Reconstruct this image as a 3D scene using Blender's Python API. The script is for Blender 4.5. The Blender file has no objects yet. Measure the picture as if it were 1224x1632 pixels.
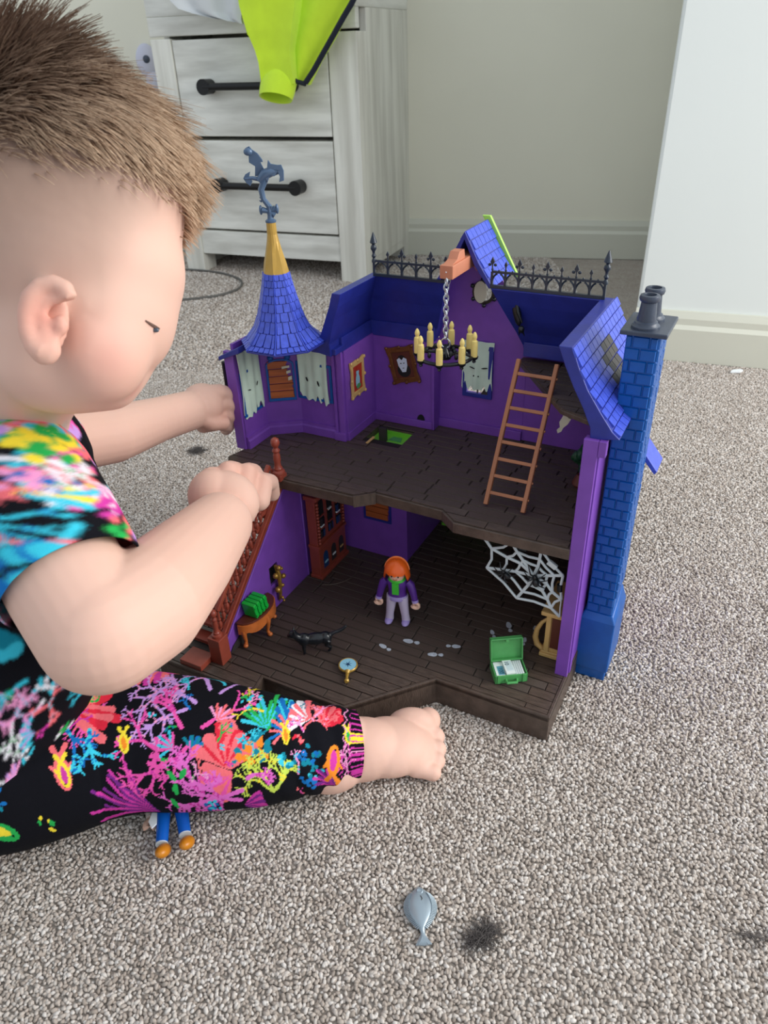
import bpy, bmesh, math, random
import numpy as np
from mathutils import Vector, Matrix, noise
from mathutils.geometry import tessellate_polygon
from mathutils.bvhtree import BVHTree
random.seed(7); rs = np.random.RandomState(7)
S = bpy.context.scene
COL = S.collection

# ---------------------------------------------------------------- camera
FPX, CAMH = 1180.0, 0.52
_v = Vector((68.0, 1884.0, FPX)).normalized()          # world down, in camera x right / y down / z forward
_f = Vector((0, 0, 1)); _Y = (_f - _v*(_f @ _v)).normalized(); _Z = -_v; _X = _Y.cross(_Z)
RW = Matrix((_X, _Y, _Z))                              # camera-frame vector -> world
def ray(px, py): return RW @ Vector((px-612, py-816, FPX))
def P(px, py, d): return Vector((0, 0, CAMH)) + ray(px, py)*(d/FPX)
def onz(px, py, z=0.0):
    r = ray(px, py); return Vector((0, 0, CAMH)) + r*((z-CAMH)/r.z)
cam = bpy.data.cameras.new('camera'); cam_o = bpy.data.objects.new('camera', cam); COL.objects.link(cam_o)
cam.sensor_fit = 'VERTICAL'; cam.sensor_height = 36; cam.sensor_width = 27; cam.lens = 36*FPX/1632
cam.clip_start = 0.02; cam.clip_end = 30
_cr = RW @ Matrix(((1, 0, 0), (0, -1, 0), (0, 0, -1)))
cam_o.matrix_world = Matrix.Translation((0, 0, CAMH)) @ _cr.to_4x4()
cam.dof.use_dof = True; cam.dof.focus_distance = 0.66; cam.dof.aperture_fstop = 15.0
S.camera = cam_o

# ---------------------------------------------------------------- world and window light
w = bpy.data.worlds.new('world'); S.world = w; w.use_nodes = True
w.node_tree.nodes['Background'].inputs[0].default_value = (0.83, 0.92, 1.0, 1)
w.node_tree.nodes['Background'].inputs[1].default_value = 0.74
def area(name, loc, target, sx, sy, e, col):
    l = bpy.data.lights.new(name, 'AREA'); l.shape = 'RECTANGLE'; l.size = sx; l.size_y = sy; l.energy = e; l.color = col
    o = bpy.data.objects.new(name, l); COL.objects.link(o); o.location = loc
    o.rotation_euler = (Vector(target)-Vector(loc)).to_track_quat('-Z', 'Y').to_euler(); return o
area('window_light', (1.95, 0.12, 1.15), (0.0, 0.75, 0.2), 1.4, 1.3, 44, (1.0, 0.985, 0.95))
S.view_settings.view_transform = 'Standard'; S.view_settings.look = 'None'
S.view_settings.gamma = 1; S.view_settings.use_curve_mapping = False
S.view_settings.exposure = 0.2

# ---------------------------------------------------------------- materials
def lin(c):
    c = c/255.0; return c/12.92 if c <= 0.04045 else ((c+0.055)/1.055)**2.4
def rgb(r, g, b): return (lin(r), lin(g), lin(b), 1)
MATS = {}
def mat(name, col, rough=0.4, spec=0.5, metal=0.0, vary=0.0, vscale=20, bump=0.0, bscale=200, sss=0.0, col2=None, stretch=None, sheen=0, coat=0, attr=None, vdetail=3):
    m = bpy.data.materials.new(name); m.use_nodes = True; nt = m.node_tree; b = nt.nodes['Principled BSDF']
    b.inputs['Roughness'].default_value = rough; b.inputs['Specular IOR Level'].default_value = spec
    b.inputs['Metallic'].default_value = metal
    if coat: b.inputs['Coat Weight'].default_value = coat; b.inputs['Coat Roughness'].default_value = 0.15
    if sheen: b.inputs['Sheen Weight'].default_value = sheen
    if sss:
        b.inputs['Subsurface Weight'].default_value = sss; b.inputs['Subsurface Radius'].default_value = (0.012, 0.004, 0.002); b.inputs['Subsurface Scale'].default_value = 1.0
    tc = nt.nodes.new('ShaderNodeTexCoord'); vec = tc.outputs['Object']
    if stretch:
        mp = nt.nodes.new('ShaderNodeMapping'); mp.inputs['Scale'].default_value = stretch; nt.links.new(vec, mp.inputs[0]); vec = mp.outputs[0]
    c1 = rgb(*col)
    if attr:
        a = nt.nodes.new('ShaderNodeAttribute'); a.attribute_name = attr; nt.links.new(a.outputs['Color'], b.inputs['Base Color'])
    elif vary or col2:
        n = nt.nodes.new('ShaderNodeTexNoise'); n.inputs['Scale'].default_value = vscale; n.inputs['Detail'].default_value = vdetail
        nt.links.new(vec, n.inputs['Vector'])
        r = nt.nodes.new('ShaderNodeValToRGB'); r.color_ramp.elements[0].position = 0.35; r.color_ramp.elements[1].position = 0.65
        if col2: ca, cb = c1, rgb(*col2)
        else: ca = tuple(x*(1-vary) for x in c1[:3])+(1,); cb = tuple(min(1, x*(1+vary)) for x in c1[:3])+(1,)
        r.color_ramp.elements[0].color = ca; r.color_ramp.elements[1].color = cb
        nt.links.new(n.outputs[0], r.inputs[0]); nt.links.new(r.outputs[0], b.inputs['Base Color'])
    else: b.inputs['Base Color'].default_value = c1
    if bump:
        n2 = nt.nodes.new('ShaderNodeTexNoise'); n2.inputs['Scale'].default_value = bscale; nt.links.new(vec, n2.inputs['Vector'])
        bp = nt.nodes.new('ShaderNodeBump'); bp.inputs['Strength'].default_value = bump; bp.inputs['Distance'].default_value = 0.001
        nt.links.new(n2.outputs[0], bp.inputs['Height']); nt.links.new(bp.outputs[0], b.inputs['Normal'])
    MATS[name] = m; return m
purple = mat('purple_plastic', (122, 72, 172), .42, vary=.06, vscale=60)
violet = mat('roof_blue_plastic', (38, 48, 140), .36, vary=.1, vscale=80, bump=.1, bscale=500)
shing = mat('shingle_blue_plastic', (66, 86, 200), .34, vary=.12, vscale=200, bump=.2, bscale=900)
chimb = mat('chimney_blue_plastic', (4, 84, 162), .36, vary=.08, vscale=80)
slate = mat('slate_grey_plastic', (62, 70, 86), .34, vary=.1, vscale=90, bump=.15, bscale=900)
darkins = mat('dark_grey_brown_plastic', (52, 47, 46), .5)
brown = mat('dark_brown_plastic', (80, 66, 58), .36, vary=.22, vscale=90, bump=.5, bscale=260, stretch=(1, 5, 1))
brownb = mat('brown_joint_plastic', (34, 27, 24), .6)
red = mat('reddish_brown_plastic', (146, 66, 50), .35, vary=.08, vscale=100)
wood = mat('tan_wood_plastic', (164, 104, 70), .42, vary=.12, vscale=60, stretch=(1, 1, .2))
beamm = mat('salmon_wood_plastic', (196, 124, 94), .45, vary=.06, vscale=60)
orange = mat('orange_brown_plastic', (200, 108, 50), .28, vary=.14, vscale=90, coat=.3)
board = mat('board_orange_plastic', (168, 88, 44), .45, vary=.22, vscale=80, stretch=(.25, .25, 3))
mint = mat('mint_grey_plastic', (210, 230, 212), .5, vary=.04, vscale=60)
blacki = mat('black_plastic', (22, 25, 30), .28, bump=.1, bscale=700)
fencem = mat('blue_black_plastic', (36, 46, 60), .32)
gold = mat('gold_plastic', (184, 146, 66), .34, metal=.25, vary=.05, vscale=80)
brass = mat('brass_plastic', (176, 136, 62), .28, metal=.6)
cream = mat('cream_plastic', (240, 214, 130), .45, sss=.05)
ivory = mat('ivory_plastic', (205, 200, 178), .45)
white = mat('white_plastic', (232, 236, 238), .35)
webm = mat('web_grey_plastic', (205, 214, 218), .4)
green = mat('green_plastic', (80, 158, 88), .35, vary=.06, vscale=120)
bgreen = mat('bright_green_plastic', (20, 170, 60), .3)
lime = mat('lime_green_plastic', (120, 205, 60), .4)
beige = mat('beige_plastic', (206, 166, 104), .45, vary=.08, vscale=60)
maroon = mat('maroon_brown_plastic', (92, 40, 26), .5)
bronze = mat('bronze_frame_plastic', (112, 66, 30), .35, metal=.2, vary=.2, vscale=150)
footp = mat('grey_footprint_print', (178, 184, 194), .6, vary=.15, vscale=700)
dark = mat('dark_gap', (12, 11, 14), .8)
steel = mat('chain_metal', (214, 218, 222), .25, metal=.8)
paper = mat('white_paper', (232, 240, 236), .7)
inkm = mat('blue_green_ink', (92, 158, 176), .6)
inkd = mat('dark_ink', (40, 62, 78), .6)
wallm = mat('wall_paint', (236, 232, 214), .9, vary=.02, vscale=3, bump=.1, bscale=120)
wallr = mat('wall_paint_pale', (232, 236, 232), .9, vary=.015, vscale=3, bump=.1, bscale=120)
basem = mat('baseboard_paint', (212, 211, 196), .45)
dress = mat('washed_oak', (240, 239, 231), .6, col2=(204, 202, 193), vscale=5, stretch=(1, 1, 7), bump=.15, bscale=80, vdetail=6)
dressv = mat('washed_oak_upright', (238, 236, 226), .6, col2=(208, 205, 194), vscale=6, stretch=(6, 6, .5), bump=.15, bscale=80, vdetail=6)
ironm = mat('black_iron', (24, 23, 24), .45, metal=.3)
limec = mat('lime_fleece', (206, 238, 52), .95, vary=.04, vscale=30, bump=.3, bscale=900, sheen=.3)
navyc = mat('navy_zip_tape', (22, 26, 44), .8)
whitec = mat('white_film', (215, 217, 218), .5)
skin = mat('skin', (228, 178, 156), .62, spec=.35, sss=.08, attr='Col')
hairm = mat('hair', (160, 120, 90), .75, spec=.2, attr='Col')
cloth = mat('printed_cloth', (0, 0, 0), .9, spec=.15, attr='Col', bump=.2, bscale=1500)
fishm = mat('silver_grey_plastic', (158, 172, 182), .3, metal=.4)
dragm = mat('steel_blue_plastic', (84, 106, 134), .3, metal=.15)
fluffm = mat('dark_fluff', (86, 80, 78), .95)
cablem = mat('grey_cable', (92, 90, 86), .6)
tskin = mat('toy_skin', (240, 196, 172), .35)
thair = mat('toy_orange_hair', (236, 98, 26), .32)
tpurp = mat('toy_purple_top', (88, 46, 140), .35)
tlil = mat('toy_lilac_legs', (205, 192, 218), .4)
tlil2 = mat('toy_lilac_shoes', (168, 150, 212), .4)
tgreen = mat('toy_green_collar', (70, 190, 60), .4)
tblue = mat('toy_blue_trousers', (12, 92, 186), .35)
tamber = mat('toy_amber_shoes', (196, 122, 20), .35)
glassb = mat('pale_blue_lens', (150, 205, 228), .15, spec=.8)
redp = mat('red_print', (176, 48, 30), .5); bluep = mat('pale_blue_print', (150, 196, 214), .5)
blk = mat('black_print', (14, 14, 18), .6); facep = mat('white_blue_print', (214, 224, 240), .5)
glassd = mat('dark_blue_print', (28, 62, 110), .3)

# carpet: tufts vary in colour one by one
def carpet_material(inst):
    m = bpy.data.materials.new('carpet_tuft' if inst else 'carpet_backing'); m.use_nodes = True; nt = m.node_tree; b = nt.nodes['Principled BSDF']
    b.inputs['Roughness'].default_value = .95; b.inputs['Specular IOR Level'].default_value = .15
    r = nt.nodes.new('ShaderNodeValToRGB'); cr = r.color_ramp
    cols = [(0, (158, 146, 136)), (.3, (180, 168, 158)), (.65, (196, 186, 177)), (1, (218, 211, 205))]
    cr.elements[0].position = 0; cr.elements[0].color = rgb(*cols[0][1]); cr.elements[1].position = 1; cr.elements[1].color = rgb(*cols[3][1])
    if not inst:
        for e_ in cr.elements: e_.color = tuple(q*.80 for q in e_.color[:3])+(1,)
        cols = [(p_, tuple(v_*.9 for v_ in c_)) for p_, c_ in cols]
    for p, c in cols[1:3]: e = cr.elements.new(p); e.color = rgb(*c)
    if inst:
        oi = nt.nodes.new('ShaderNodeObjectInfo'); nt.links.new(oi.outputs['Random'], r.inputs[0])
        nt.links.new(r.outputs[0], b.inputs['Base Color'])
    else:
        tc = nt.nodes.new('ShaderNodeTexCoord'); n = nt.nodes.new('ShaderNodeTexVoronoi'); n.inputs['Scale'].default_value = 240
        nt.links.new(tc.outputs['Object'], n.inputs['Vector'])
        n2 = nt.nodes.new('ShaderNodeTexNoise'); n2.inputs['Scale'].default_value = 30; n2.inputs['Detail'].default_value = 5
        nt.links.new(tc.outputs['Object'], n2.inputs['Vector'])
        mx = nt.nodes.new('ShaderNodeMath'); mx.operation = 'MULTIPLY_ADD'; mx.inputs[1].default_value = .35
        sp = nt.nodes.new('ShaderNodeSeparateColor'); nt.links.new(n.outputs['Color'], sp.inputs[0]); nt.links.new(sp.outputs[0], mx.inputs[0]); 
        m3 = nt.nodes.new('ShaderNodeMath'); m3.operation = 'MULTIPLY'; m3.inputs[1].default_value = .55; nt.links.new(n2.outputs[0], m3.inputs[0]); nt.links.new(m3.outputs[0], mx.inputs[2])
        nt.links.new(mx.outputs[0], r.inputs[0]); nt.links.new(r.outputs[0], b.inputs['Base Color'])
        bp = nt.nodes.new('ShaderNodeBump'); bp.inputs['Strength'].default_value = .6; bp.inputs['Distance'].default_value = .003
        nt.links.new(n.outputs['Distance'], bp.inputs['Height']); bp.invert = True; nt.links.new(bp.outputs[0], b.inputs['Normal'])
    return m
carp = carpet_material(False); tuftm = carpet_material(True)

# ---------------------------------------------------------------- mesh builder
class G:
    def __init__(s): s.v = []; s.f = []
    def add(s, vs, fs, M=None):
        k = len(s.v); s.v += [tuple(M @ Vector(p)) if M is not None else tuple(p) for p in vs]
        s.f += [tuple(i+k for i in f) for f in fs]; return s
    def box(s, x0, x1, y0, y1, z0, z1, M=None):
        return s.add([(x0, y0, z0), (x1, y0, z0), (x1, y1, z0), (x0, y1, z0), (x0, y0, z1), (x1, y0, z1), (x1, y1, z1), (x0, y1, z1)],
                     [(3, 2, 1, 0), (4, 5, 6, 7), (0, 1, 5, 4), (1, 2, 6, 5), (2, 3, 7, 6), (3, 0, 4, 7)], M)
    def bar(s, a, b, wx, wy, up=(0, 0, 1)):
        a, b = Vector(a), Vector(b); d = (b-a).normalized(); u = Vector(up)
        x = d.cross(u); x = x.normalized() if x.length > 1e-5 else Vector((1, 0, 0)); y = x.cross(d)
        vs = [p + x*sx*wx/2 + y*sy*wy/2 for p in (a, b) for sx, sy in ((-1, -1), (1, -1), (1, 1), (-1, 1))]
        return s.add(vs, [(3, 2, 1, 0), (4, 5, 6, 7), (0, 1, 5, 4), (1, 2, 6, 5), (2, 3, 7, 6), (3, 0, 4, 7)])
    def tube(s, pts, r, n=8, closed=False, cap=True, flat=1.0):
        pts = [Vector(p) for p in pts]; m = len(pts); rr = r if isinstance(r, (list, tuple)) else [r]*m
        k = len(s.v); px = None
        for i, p in enumerate(pts):
            if closed: d = pts[(i+1) % m]-pts[i-1]
            else: d = pts[min(i+1, m-1)]-pts[max(i-1, 0)]
            if d.length < 1e-9: d = Vector((0, 0, 1))
            d.normalize()
            if px is None: px = d.orthogonal().normalized()
            else:
                px = px - d*(px @ d); px = px.normalized() if px.length > 1e-6 else d.orthogonal().normalized()
            py = d.cross(px)
            for j in range(n):
                a = 2*math.pi*j/n; s.v.append(tuple(p + px*math.cos(a)*rr[i] + py*math.sin(a)*rr[i]*flat))
        for i in range(m if closed else m-1):
            i2 = (i+1) % m
            for j in range(n): s.f.append((k+i*n+j, k+i*n+(j+1) % n, k+i2*n+(j+1) % n, k+i2*n+j))
        if cap and not closed:
            s.f.append(tuple(k+j for j in reversed(range(n)))); s.f.append(tuple(k+(m-1)*n+j for j in range(n)))
        return s
    def lathe(s, prof, c=(0, 0, 0), n=16, M=None, ang0=0.0):
        T = Matrix.Translation(c) if M is None else M; vs = []; fs = []
        for r, z in prof:
            for j in range(n):
                a = 2*math.pi*j/n+ang0; vs.append((r*math.cos(a), r*math.sin(a), z))
        for i in range(len(prof)-1):
            for j in range(n): fs.append((i*n+j, i*n+(j+1) % n, (i+1)*n+(j+1) % n, (i+1)*n+j))
        if prof[0][0] > 1e-6: fs.append(tuple(reversed(range(n))))
        if prof[-1][0] > 1e-6: fs.append(tuple((len(prof)-1)*n+j for j in range(n)))
        return s.add(vs, fs, T)
    def ell(s, c, r, R=None, n=16, k=10):
        if not isinstance(r, (list, tuple)): r = (r, r, r)
        M = Matrix.Translation(c) @ (R.to_4x4() if R is not None else Matrix.Identity(4)) @ Matrix.Diagonal((*r, 1))
        vs = [(0, 0, -1)]
        for i in range(1, k):
            t = math.pi*i/k-math.pi/2
            for j in range(n): a = 2*math.pi*j/n; vs.append((math.cos(t)*math.cos(a), math.cos(t)*math.sin(a), math.sin(t)))
        vs.append((0, 0, 1)); fs = []
        for j in range(n):
            fs.append((0, 1+(j+1) % n, 1+j)); fs.append((len(vs)-1, 1+(k-2)*n+j, 1+(k-2)*n+(j+1) % n))
            for i in range(k-2): fs.append((1+i*n+j, 1+i*n+(j+1) % n, 1+(i+1)*n+(j+1) % n, 1+(i+1)*n+j))
        return s.add(vs, fs, M)
    def plate(s, out, O, U, V, t, holes=()):
        """flat plate: outline in (u,v), thickness t along U x V"""
        O, U, V = Vector(O), Vector(U).normalized(), Vector(V).normalized(); N = U.cross(V)
        loops = [list(out)]+[list(h) for h in holes]
        a = sum(loops[0][i][0]*loops[0][(i+1) % len(out)][1]-loops[0][(i+1) % len(out)][0]*loops[0][i][1] for i in range(len(out)))
        if a < 0: loops[0].reverse()
        flat = [p for l in loops for p in l]
        tris = tessellate_polygon([[Vector((p[0], p[1], 0)) for p in l] for l in loops])
        k = len(s.v); m = len(flat)
        for p in flat: s.v.append(tuple(O+U*p[0]+V*p[1]+N*t))
        for p in flat: s.v.append(tuple(O+U*p[0]+V*p[1]))
        for tr in tris:
            A, B, Cc = [flat[i] for i in tr]
            ar = (B[0]-A[0])*(Cc[1]-A[1])-(Cc[0]-A[0])*(B[1]-A[1])
            if ar < 0: tr = tuple(reversed(tr))
            s.f.append(tuple(k+i for i in tr)); s.f.append(tuple(k+m+i for i in reversed(tr)))
        o = 0
        for l in loops:
            n = len(l)
            for i in range(n): j = (i+1) % n; s.f.append((k+o+j, k+o+i, k+m+o+i, k+m+o+j)[::-1])
            o += n
        return s
    def mesh(s, name='m', smooth=False, m=None):
        me = bpy.data.meshes.new(name); me.from_pydata(s.v, [], s.f)
        b = bmesh.new(); b.from_mesh(me); bmesh.ops.recalc_face_normals(b, faces=b.faces); b.to_mesh(me); b.free()
        if smooth:
            me.polygons.foreach_set('use_smooth', [True]*len(me.polygons)); me.set_sharp_from_angle(angle=math.radians(40))
        if m: me.materials.append(m)
        return me
    def obj(s, name, m, parent=None, smooth=False, bevel=0, **kw):
        return link(name, s.mesh(name, smooth, m), parent, bevel, **kw)
def link(name, me, parent=None, bevel=0, **kw):
    o = bpy.data.objects.new(name, me); COL.objects.link(o)
    if parent is not None: o.parent = parent
    if bevel:
        bv = o.modifiers.new('bevel', 'BEVEL'); bv.width = bevel; bv.segments = 2; bv.limit_method = 'ANGLE'; bv.angle_limit = math.radians(50)
    for k, v in kw.items(): o[k] = v
    return o
HO = Vector((0.135, 0.441, 0)); HA = math.radians(-28.5)
MH = Matrix.Translation(HO) @ Matrix.Rotation(HA, 4, 'Z')
def thing(name, label, cat, loc=(0, 0, 0), rz=0.0, house=True, group=None, R=None):
    o = bpy.data.objects.new(name, None); COL.objects.link(o); o.empty_display_size = .01
    M = Matrix.Translation(loc) @ (R.to_4x4() if R is not None else Matrix.Rotation(rz, 4, 'Z'))
    o.matrix_world = (MH @ M) if house else M
    o['label'] = label; o['category'] = cat
    if group: o['group'] = group
    return o
def tag(o, label, cat, group=None, kind=None):
    o['label'] = label; o['category'] = cat
    if group: o['group'] = group
    if kind: o['kind'] = kind
    return o
def RY(a): return Matrix.Rotation(a, 3, 'Y')
def RX(a): return Matrix.Rotation(a, 3, 'X')
def RZ(a): return Matrix.Rotation(a, 3, 'Z')

# ================================================================ SETTING
g = G().box(-2.6, 2.6, -1.2, 3.2, -.03, -.0015); fl = g.obj('floor', carp); fl['kind'] = 'structure'
def wall_seg(name, a, b, z0, z1, t, m, bevel=0):
    a, b = Vector((*a, 0)), Vector((*b, 0)); d = (b-a).normalized(); n = Vector((d.y, -d.x, 0))  # n towards camera side
    vs = []
    for z in (z0, z1):
        for p in (a, b, b-n*t, a-n*t): vs.append((p.x, p.y, z))
    g = G(); g.add(vs, [(3, 2, 1, 0), (4, 5, 6, 7), (0, 1, 5, 4), (1, 2, 6, 5), (2, 3, 7, 6), (3, 0, 4, 7)])
    o = g.obj(name, m, bevel=bevel); o['kind'] = 'structure'; return o
BW0, BW1 = Vector((-2.9, 2.992)), Vector((1.3, 1.985))
wall_seg('wall_back', BW0, BW1, 0, 2.3, .06, wallm)
RC = Vector((.489, 1.376)); RD = Vector((.167, -.064)).normalized(); RE = RC+RD*1.5
RN = Vector((-RD.y, RD.x))*1.0
g = G(); q = [RC, RE, RE+RN*.75, RC+RN*.62+Vector((.02, 0))]
g.add([(p.x, p.y, z) for z in (0, 2.3) for p in q], [(3, 2, 1, 0), (4, 5, 6, 7), (0, 1, 5, 4), (1, 2, 6, 5), (2, 3, 7, 6), (3, 0, 4, 7)])
o = g.obj('wall_right', wallr, bevel=.006); o['kind'] = 'structure'
bd = (BW1-BW0).normalized(); bn = Vector((bd.y, -bd.x))
def baseboard(name, a, b, nrm, h):
    a2, b2 = a+nrm*.0005, b+nrm*.0005
    prof = [(0, 0), (.014, 0), (.014, h*.66), (.009, h*.74), (.009, h*.86), (.004, h), (0, h)]
    vs = []; n = len(prof)
    for p in (a2, b2):
        for d, z in prof: q = p+nrm*d; vs.append((q.x, q.y, z))
    fs = [(i, (i+1) % n, n+(i+1) % n, n+i) for i in range(n)]+[tuple(reversed(range(n))), tuple(range(n, 2*n))]
    g = G(); g.add(vs, fs); o = g.obj(name, basem); o['kind'] = 'structure'
baseboard('baseboard_back', BW0, BW1, bn, .1)
baseboard('baseboard_right', RC+RD*.0, RE, Vector((RD.y, -RD.x)), .093)

# carpet pile: instanced tufts on the near floor
def carpet_pile():
    b = bmesh.new(); bmesh.ops.create_icosphere(b, subdivisions=1, radius=1)
    for v in b.verts: v.co.x *= .0026; v.co.y *= .0014; v.co.z *= .0015; v.co += v.co*random.uniform(-.12, .12)
    me = bpy.data.meshes.new('tuft'); b.to_mesh(me); b.free(); me.materials.append(tuftm)
    me.polygons.foreach_set('use_smooth', [True]*len(me.polygons))
    step = .0025; pts = []
    # forward extent grows with distance; tufts cover what reads as single tufts
    nx = int(2.05/step); ny = int(1.42/step)
    ys, xs = np.mgrid[0:ny, 0:nx]; X = (-.90+xs*step+rs.uniform(-.5, .5, xs.shape)*step).ravel(); Y = (-.04+ys*step+rs.uniform(-.5, .5, xs.shape)*step).ravel()
    n2x = int(3.2/.0052); n2y = int(.95/.0052); y2, x2 = np.mgrid[0:n2y, 0:n2x]
    X2 = (-1.6+x2*.0052+rs.uniform(-.5, .5, x2.shape)*.0052).ravel(); Y2 = (1.38+y2*.0052+rs.uniform(-.5, .5, x2.shape)*.0052).ravel()
    S2 = np.concatenate([np.ones(len(X)), np.full(len(X2), 1.75)]); X = np.concatenate([X, X2]); Y = np.concatenate([Y, Y2])
    half = .26+np.sqrt(Y*Y+.2)*.62
    keep = (np.abs(X) < half) & ((X < 1.12) | (Y > 1.38))
    keep &= (X-BW0.x)*bn.x+(Y-BW0.y)*bn.y > .016
    # inside the playhouse base
    hx = (X-HO.x)*math.cos(HA)+(Y-HO.y)*math.sin(HA); hy = -(X-HO.x)*math.sin(HA)+(Y-HO.y)*math.cos(HA)
    keep &= ~((hx > -.36) & (hx < -.001) & (hy > .02) & (hy < .245)) & ~((hx > -.03) & (hx < .024) & (hy > .096) & (hy < .15))
    d = (RD.x*(Y-RC.y)-RD.y*(X-RC.x)); keep &= ~((d > -.016) & (X > RC.x-.02) & (Y < 2.3) & ((X-RC.x) > (Y-RC.y)*.02-.006))
    X, Y, S2 = X[keep], Y[keep], S2[keep]; n = len(X)
    Z = rs.uniform(-.0012, .0003, n)
    pm = bpy.data.meshes.new('carpet_points'); pm.vertices.add(n)
    pm.vertices.foreach_set('co', np.stack([X, Y, Z], 1).ravel())
    rot = pm.attributes.new('rot', 'FLOAT_VECTOR', 'POINT'); rot.data.foreach_set('vector', np.stack([rs.uniform(-.9, .9, n), rs.uniform(-.9, .9, n), rs.uniform(0, 6.3, n)], 1).ravel())
    sc = pm.attributes.new('scl', 'FLOAT', 'POINT'); sc.data.foreach_set('value', rs.uniform(.72, 1.25, n)*S2)
    src = bpy.data.objects.new('tuft_source', me)
    o = link('carpet_pile', pm); o['kind'] = 'stuff'; o['label'] = 'looped grey beige carpet pile covering the floor'; o['category'] = 'carpet'
    ng = bpy.data.node_groups.new('pile', 'GeometryNodeTree')
    ng.interface.new_socket('Geometry', in_out='INPUT', socket_type='NodeSocketGeometry'); ng.interface.new_socket('Geometry', in_out='OUTPUT', socket_type='NodeSocketGeometry')
    N = ng.nodes; L = ng.links; gi = N.new('NodeGroupInput'); go = N.new('NodeGroupOutput'); ip = N.new('GeometryNodeInstanceOnPoints')
    oi = N.new('GeometryNodeObjectInfo'); oi.inputs[0].default_value = src
    ra = N.new('GeometryNodeInputNamedAttribute'); ra.data_type = 'FLOAT_VECTOR'; ra.inputs[0].default_value = 'rot'
    sa = N.new('GeometryNodeInputNamedAttribute'); sa.data_type = 'FLOAT'; sa.inputs[0].default_value = 'scl'
    L.new(gi.outputs[0], ip.inputs['Points']); L.new(oi.outputs['Geometry'], ip.inputs['Instance']); L.new(ra.outputs[0], ip.inputs['Rotation']); L.new(sa.outputs[0], ip.inputs['Scale'])
    L.new(ip.outputs[0], go.inputs[0]); md = o.modifiers.new('pile', 'NODES'); md.node_group = ng
carpet_pile()

# ================================================================ PLAYHOUSE
Z0, Z2, ZE, ZR = .030, .170, .268, .333
H_ = thing('toy_mansion', 'large open purple and blue plastic haunted playhouse standing on the carpet', 'playhouse')

def clip_rect(poly, x0, x1, y0, y1):
    def cl(pts, ins, inter):
        out = []
        for i in range(len(pts)):
            a, b = pts[i-1], pts[i]
            if ins(b):
                if not ins(a): out.append(inter(a, b))
                out.append(b)
            elif ins(a): out.append(inter(a, b))
        return out
    def ix(c): return lambda a, b: (c, a[1]+(b[1]-a[1])*(c-a[0])/(b[0]-a[0]))
    def iy(c): return lambda a, b: (a[0]+(b[0]-a[0])*(c-a[1])/(b[1]-a[1]), c)
    p = poly
    for ins, it in ((lambda q: q[0] >= x0, ix(x0)), (lambda q: q[0] <= x1, ix(x1)), (lambda q: q[1] >= y0, iy(y0)), (lambda q: q[1] <= y1, iy(y1))):
        p = cl(p, ins, it)
        if len(p) < 3: return []
    return p
def parea(p): return abs(sum(p[i-1][0]*p[i][1]-p[i][0]*p[i-1][1] for i in range(len(p))))/2
def inset(poly, d):
    n = len(poly); a = sum(poly[i-1][0]*poly[i][1]-poly[i][0]*poly[i-1][1] for i in range(n)); sg = 1 if a > 0 else -1; out = []
    for i in range(n):
        p, q, r = Vector(poly[i-1]), Vector(poly[i]), Vector(poly[(i+1) % n])
        e1 = (q-p).normalized(); e2 = (r-q).normalized(); n1 = Vector((-e1.y, e1.x))*sg; n2 = Vector((-e2.y, e2.x))*sg
        m = (n1+n2); m = m/max(.3, (m @ n1)); out.append(tuple(q+m*d))
    return out
plank_unit = None
def planks(poly, z, pitch, length, parent, seed, holes=()):
    global plank_unit
    rr = random.Random(seed); ys = [p[1] for p in poly]; xs = [p[0] for p in poly]; cnt = 0
    if plank_unit is None:
        g = G(); a = .5; g.add([(-a, -a, 0), (a, -a, 0), (a, a, 0), (-a, a, 0), (-a+.012, -a+.05, 1), (a-.012, -a+.05, 1), (a-.012, a-.05, 1), (-a+.012, a-.05, 1)],
                               [(3, 2, 1, 0), (4, 5, 6, 7), (0, 1, 5, 4), (1, 2, 6, 5), (2, 3, 7, 6), (3, 0, 4, 7)])
        plank_unit = g.mesh('plank', m=brown)
    y = min(ys); row = 0
    while y < max(ys):
        x = min(xs)-rr.uniform(0, length)
        while x < max(xs):
            L = length*rr.uniform(.75, 1.25); gp = .0004
            r = (x+gp, x+L-gp, y+gp, min(y+pitch, max(ys))-gp); x += L
            if any(r[0] < h[1] and r[1] > h[0] and r[2] < h[3] and r[3] > h[2] for h in holes): 
                sub = []
                for h in holes:
                    if r[2] < h[3] and r[3] > h[2]: sub = [(r[0], min(r[1], h[0]), r[2], r[3]), (max(r[0], h[1]), r[1], r[2], r[3])]
                rects = [q for q in sub if q[1]-q[0] > .002]
            else: rects = [r]
            for r2 in rects:
                c = clip_rect(poly, *r2)
                if not c or parea(c) < 2e-6: continue
                full = abs(parea(c)-(r2[1]-r2[0])*(r2[3]-r2[2])) < 1e-8; h = .0011+rr.uniform(0, .0004)
                if full:
                    o = link('plank', plank_unit, parent); o.location = ((r2[0]+r2[1])/2, (r2[2]+r2[3])/2, z); o.scale = (r2[1]-r2[0], r2[3]-r2[2], h)
                else:
                    g = G(); g.plate([(p[0], p[1]) for p in c], (0, 0, z), (1, 0, 0), (0, 1, 0), h); g.obj('plank', brown, parent)
                cnt += 1
        y += pitch; row += 1
    return cnt
gpoly = [(0, 0), (0, .25), (-.30, .25), (-.36, .16), (-.36, -.088), (-.247, -.088), (-.251, -.067), (-.165, -.067), (-.106, 0)]
base = G().plate(gpoly, (0, 0, 0), (1, 0, 0), (0, 1, 0), Z0-.0012).obj('base', brown, H_, bevel=.0008)
rim = G(); ipoly = inset(gpoly, .0028)
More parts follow.
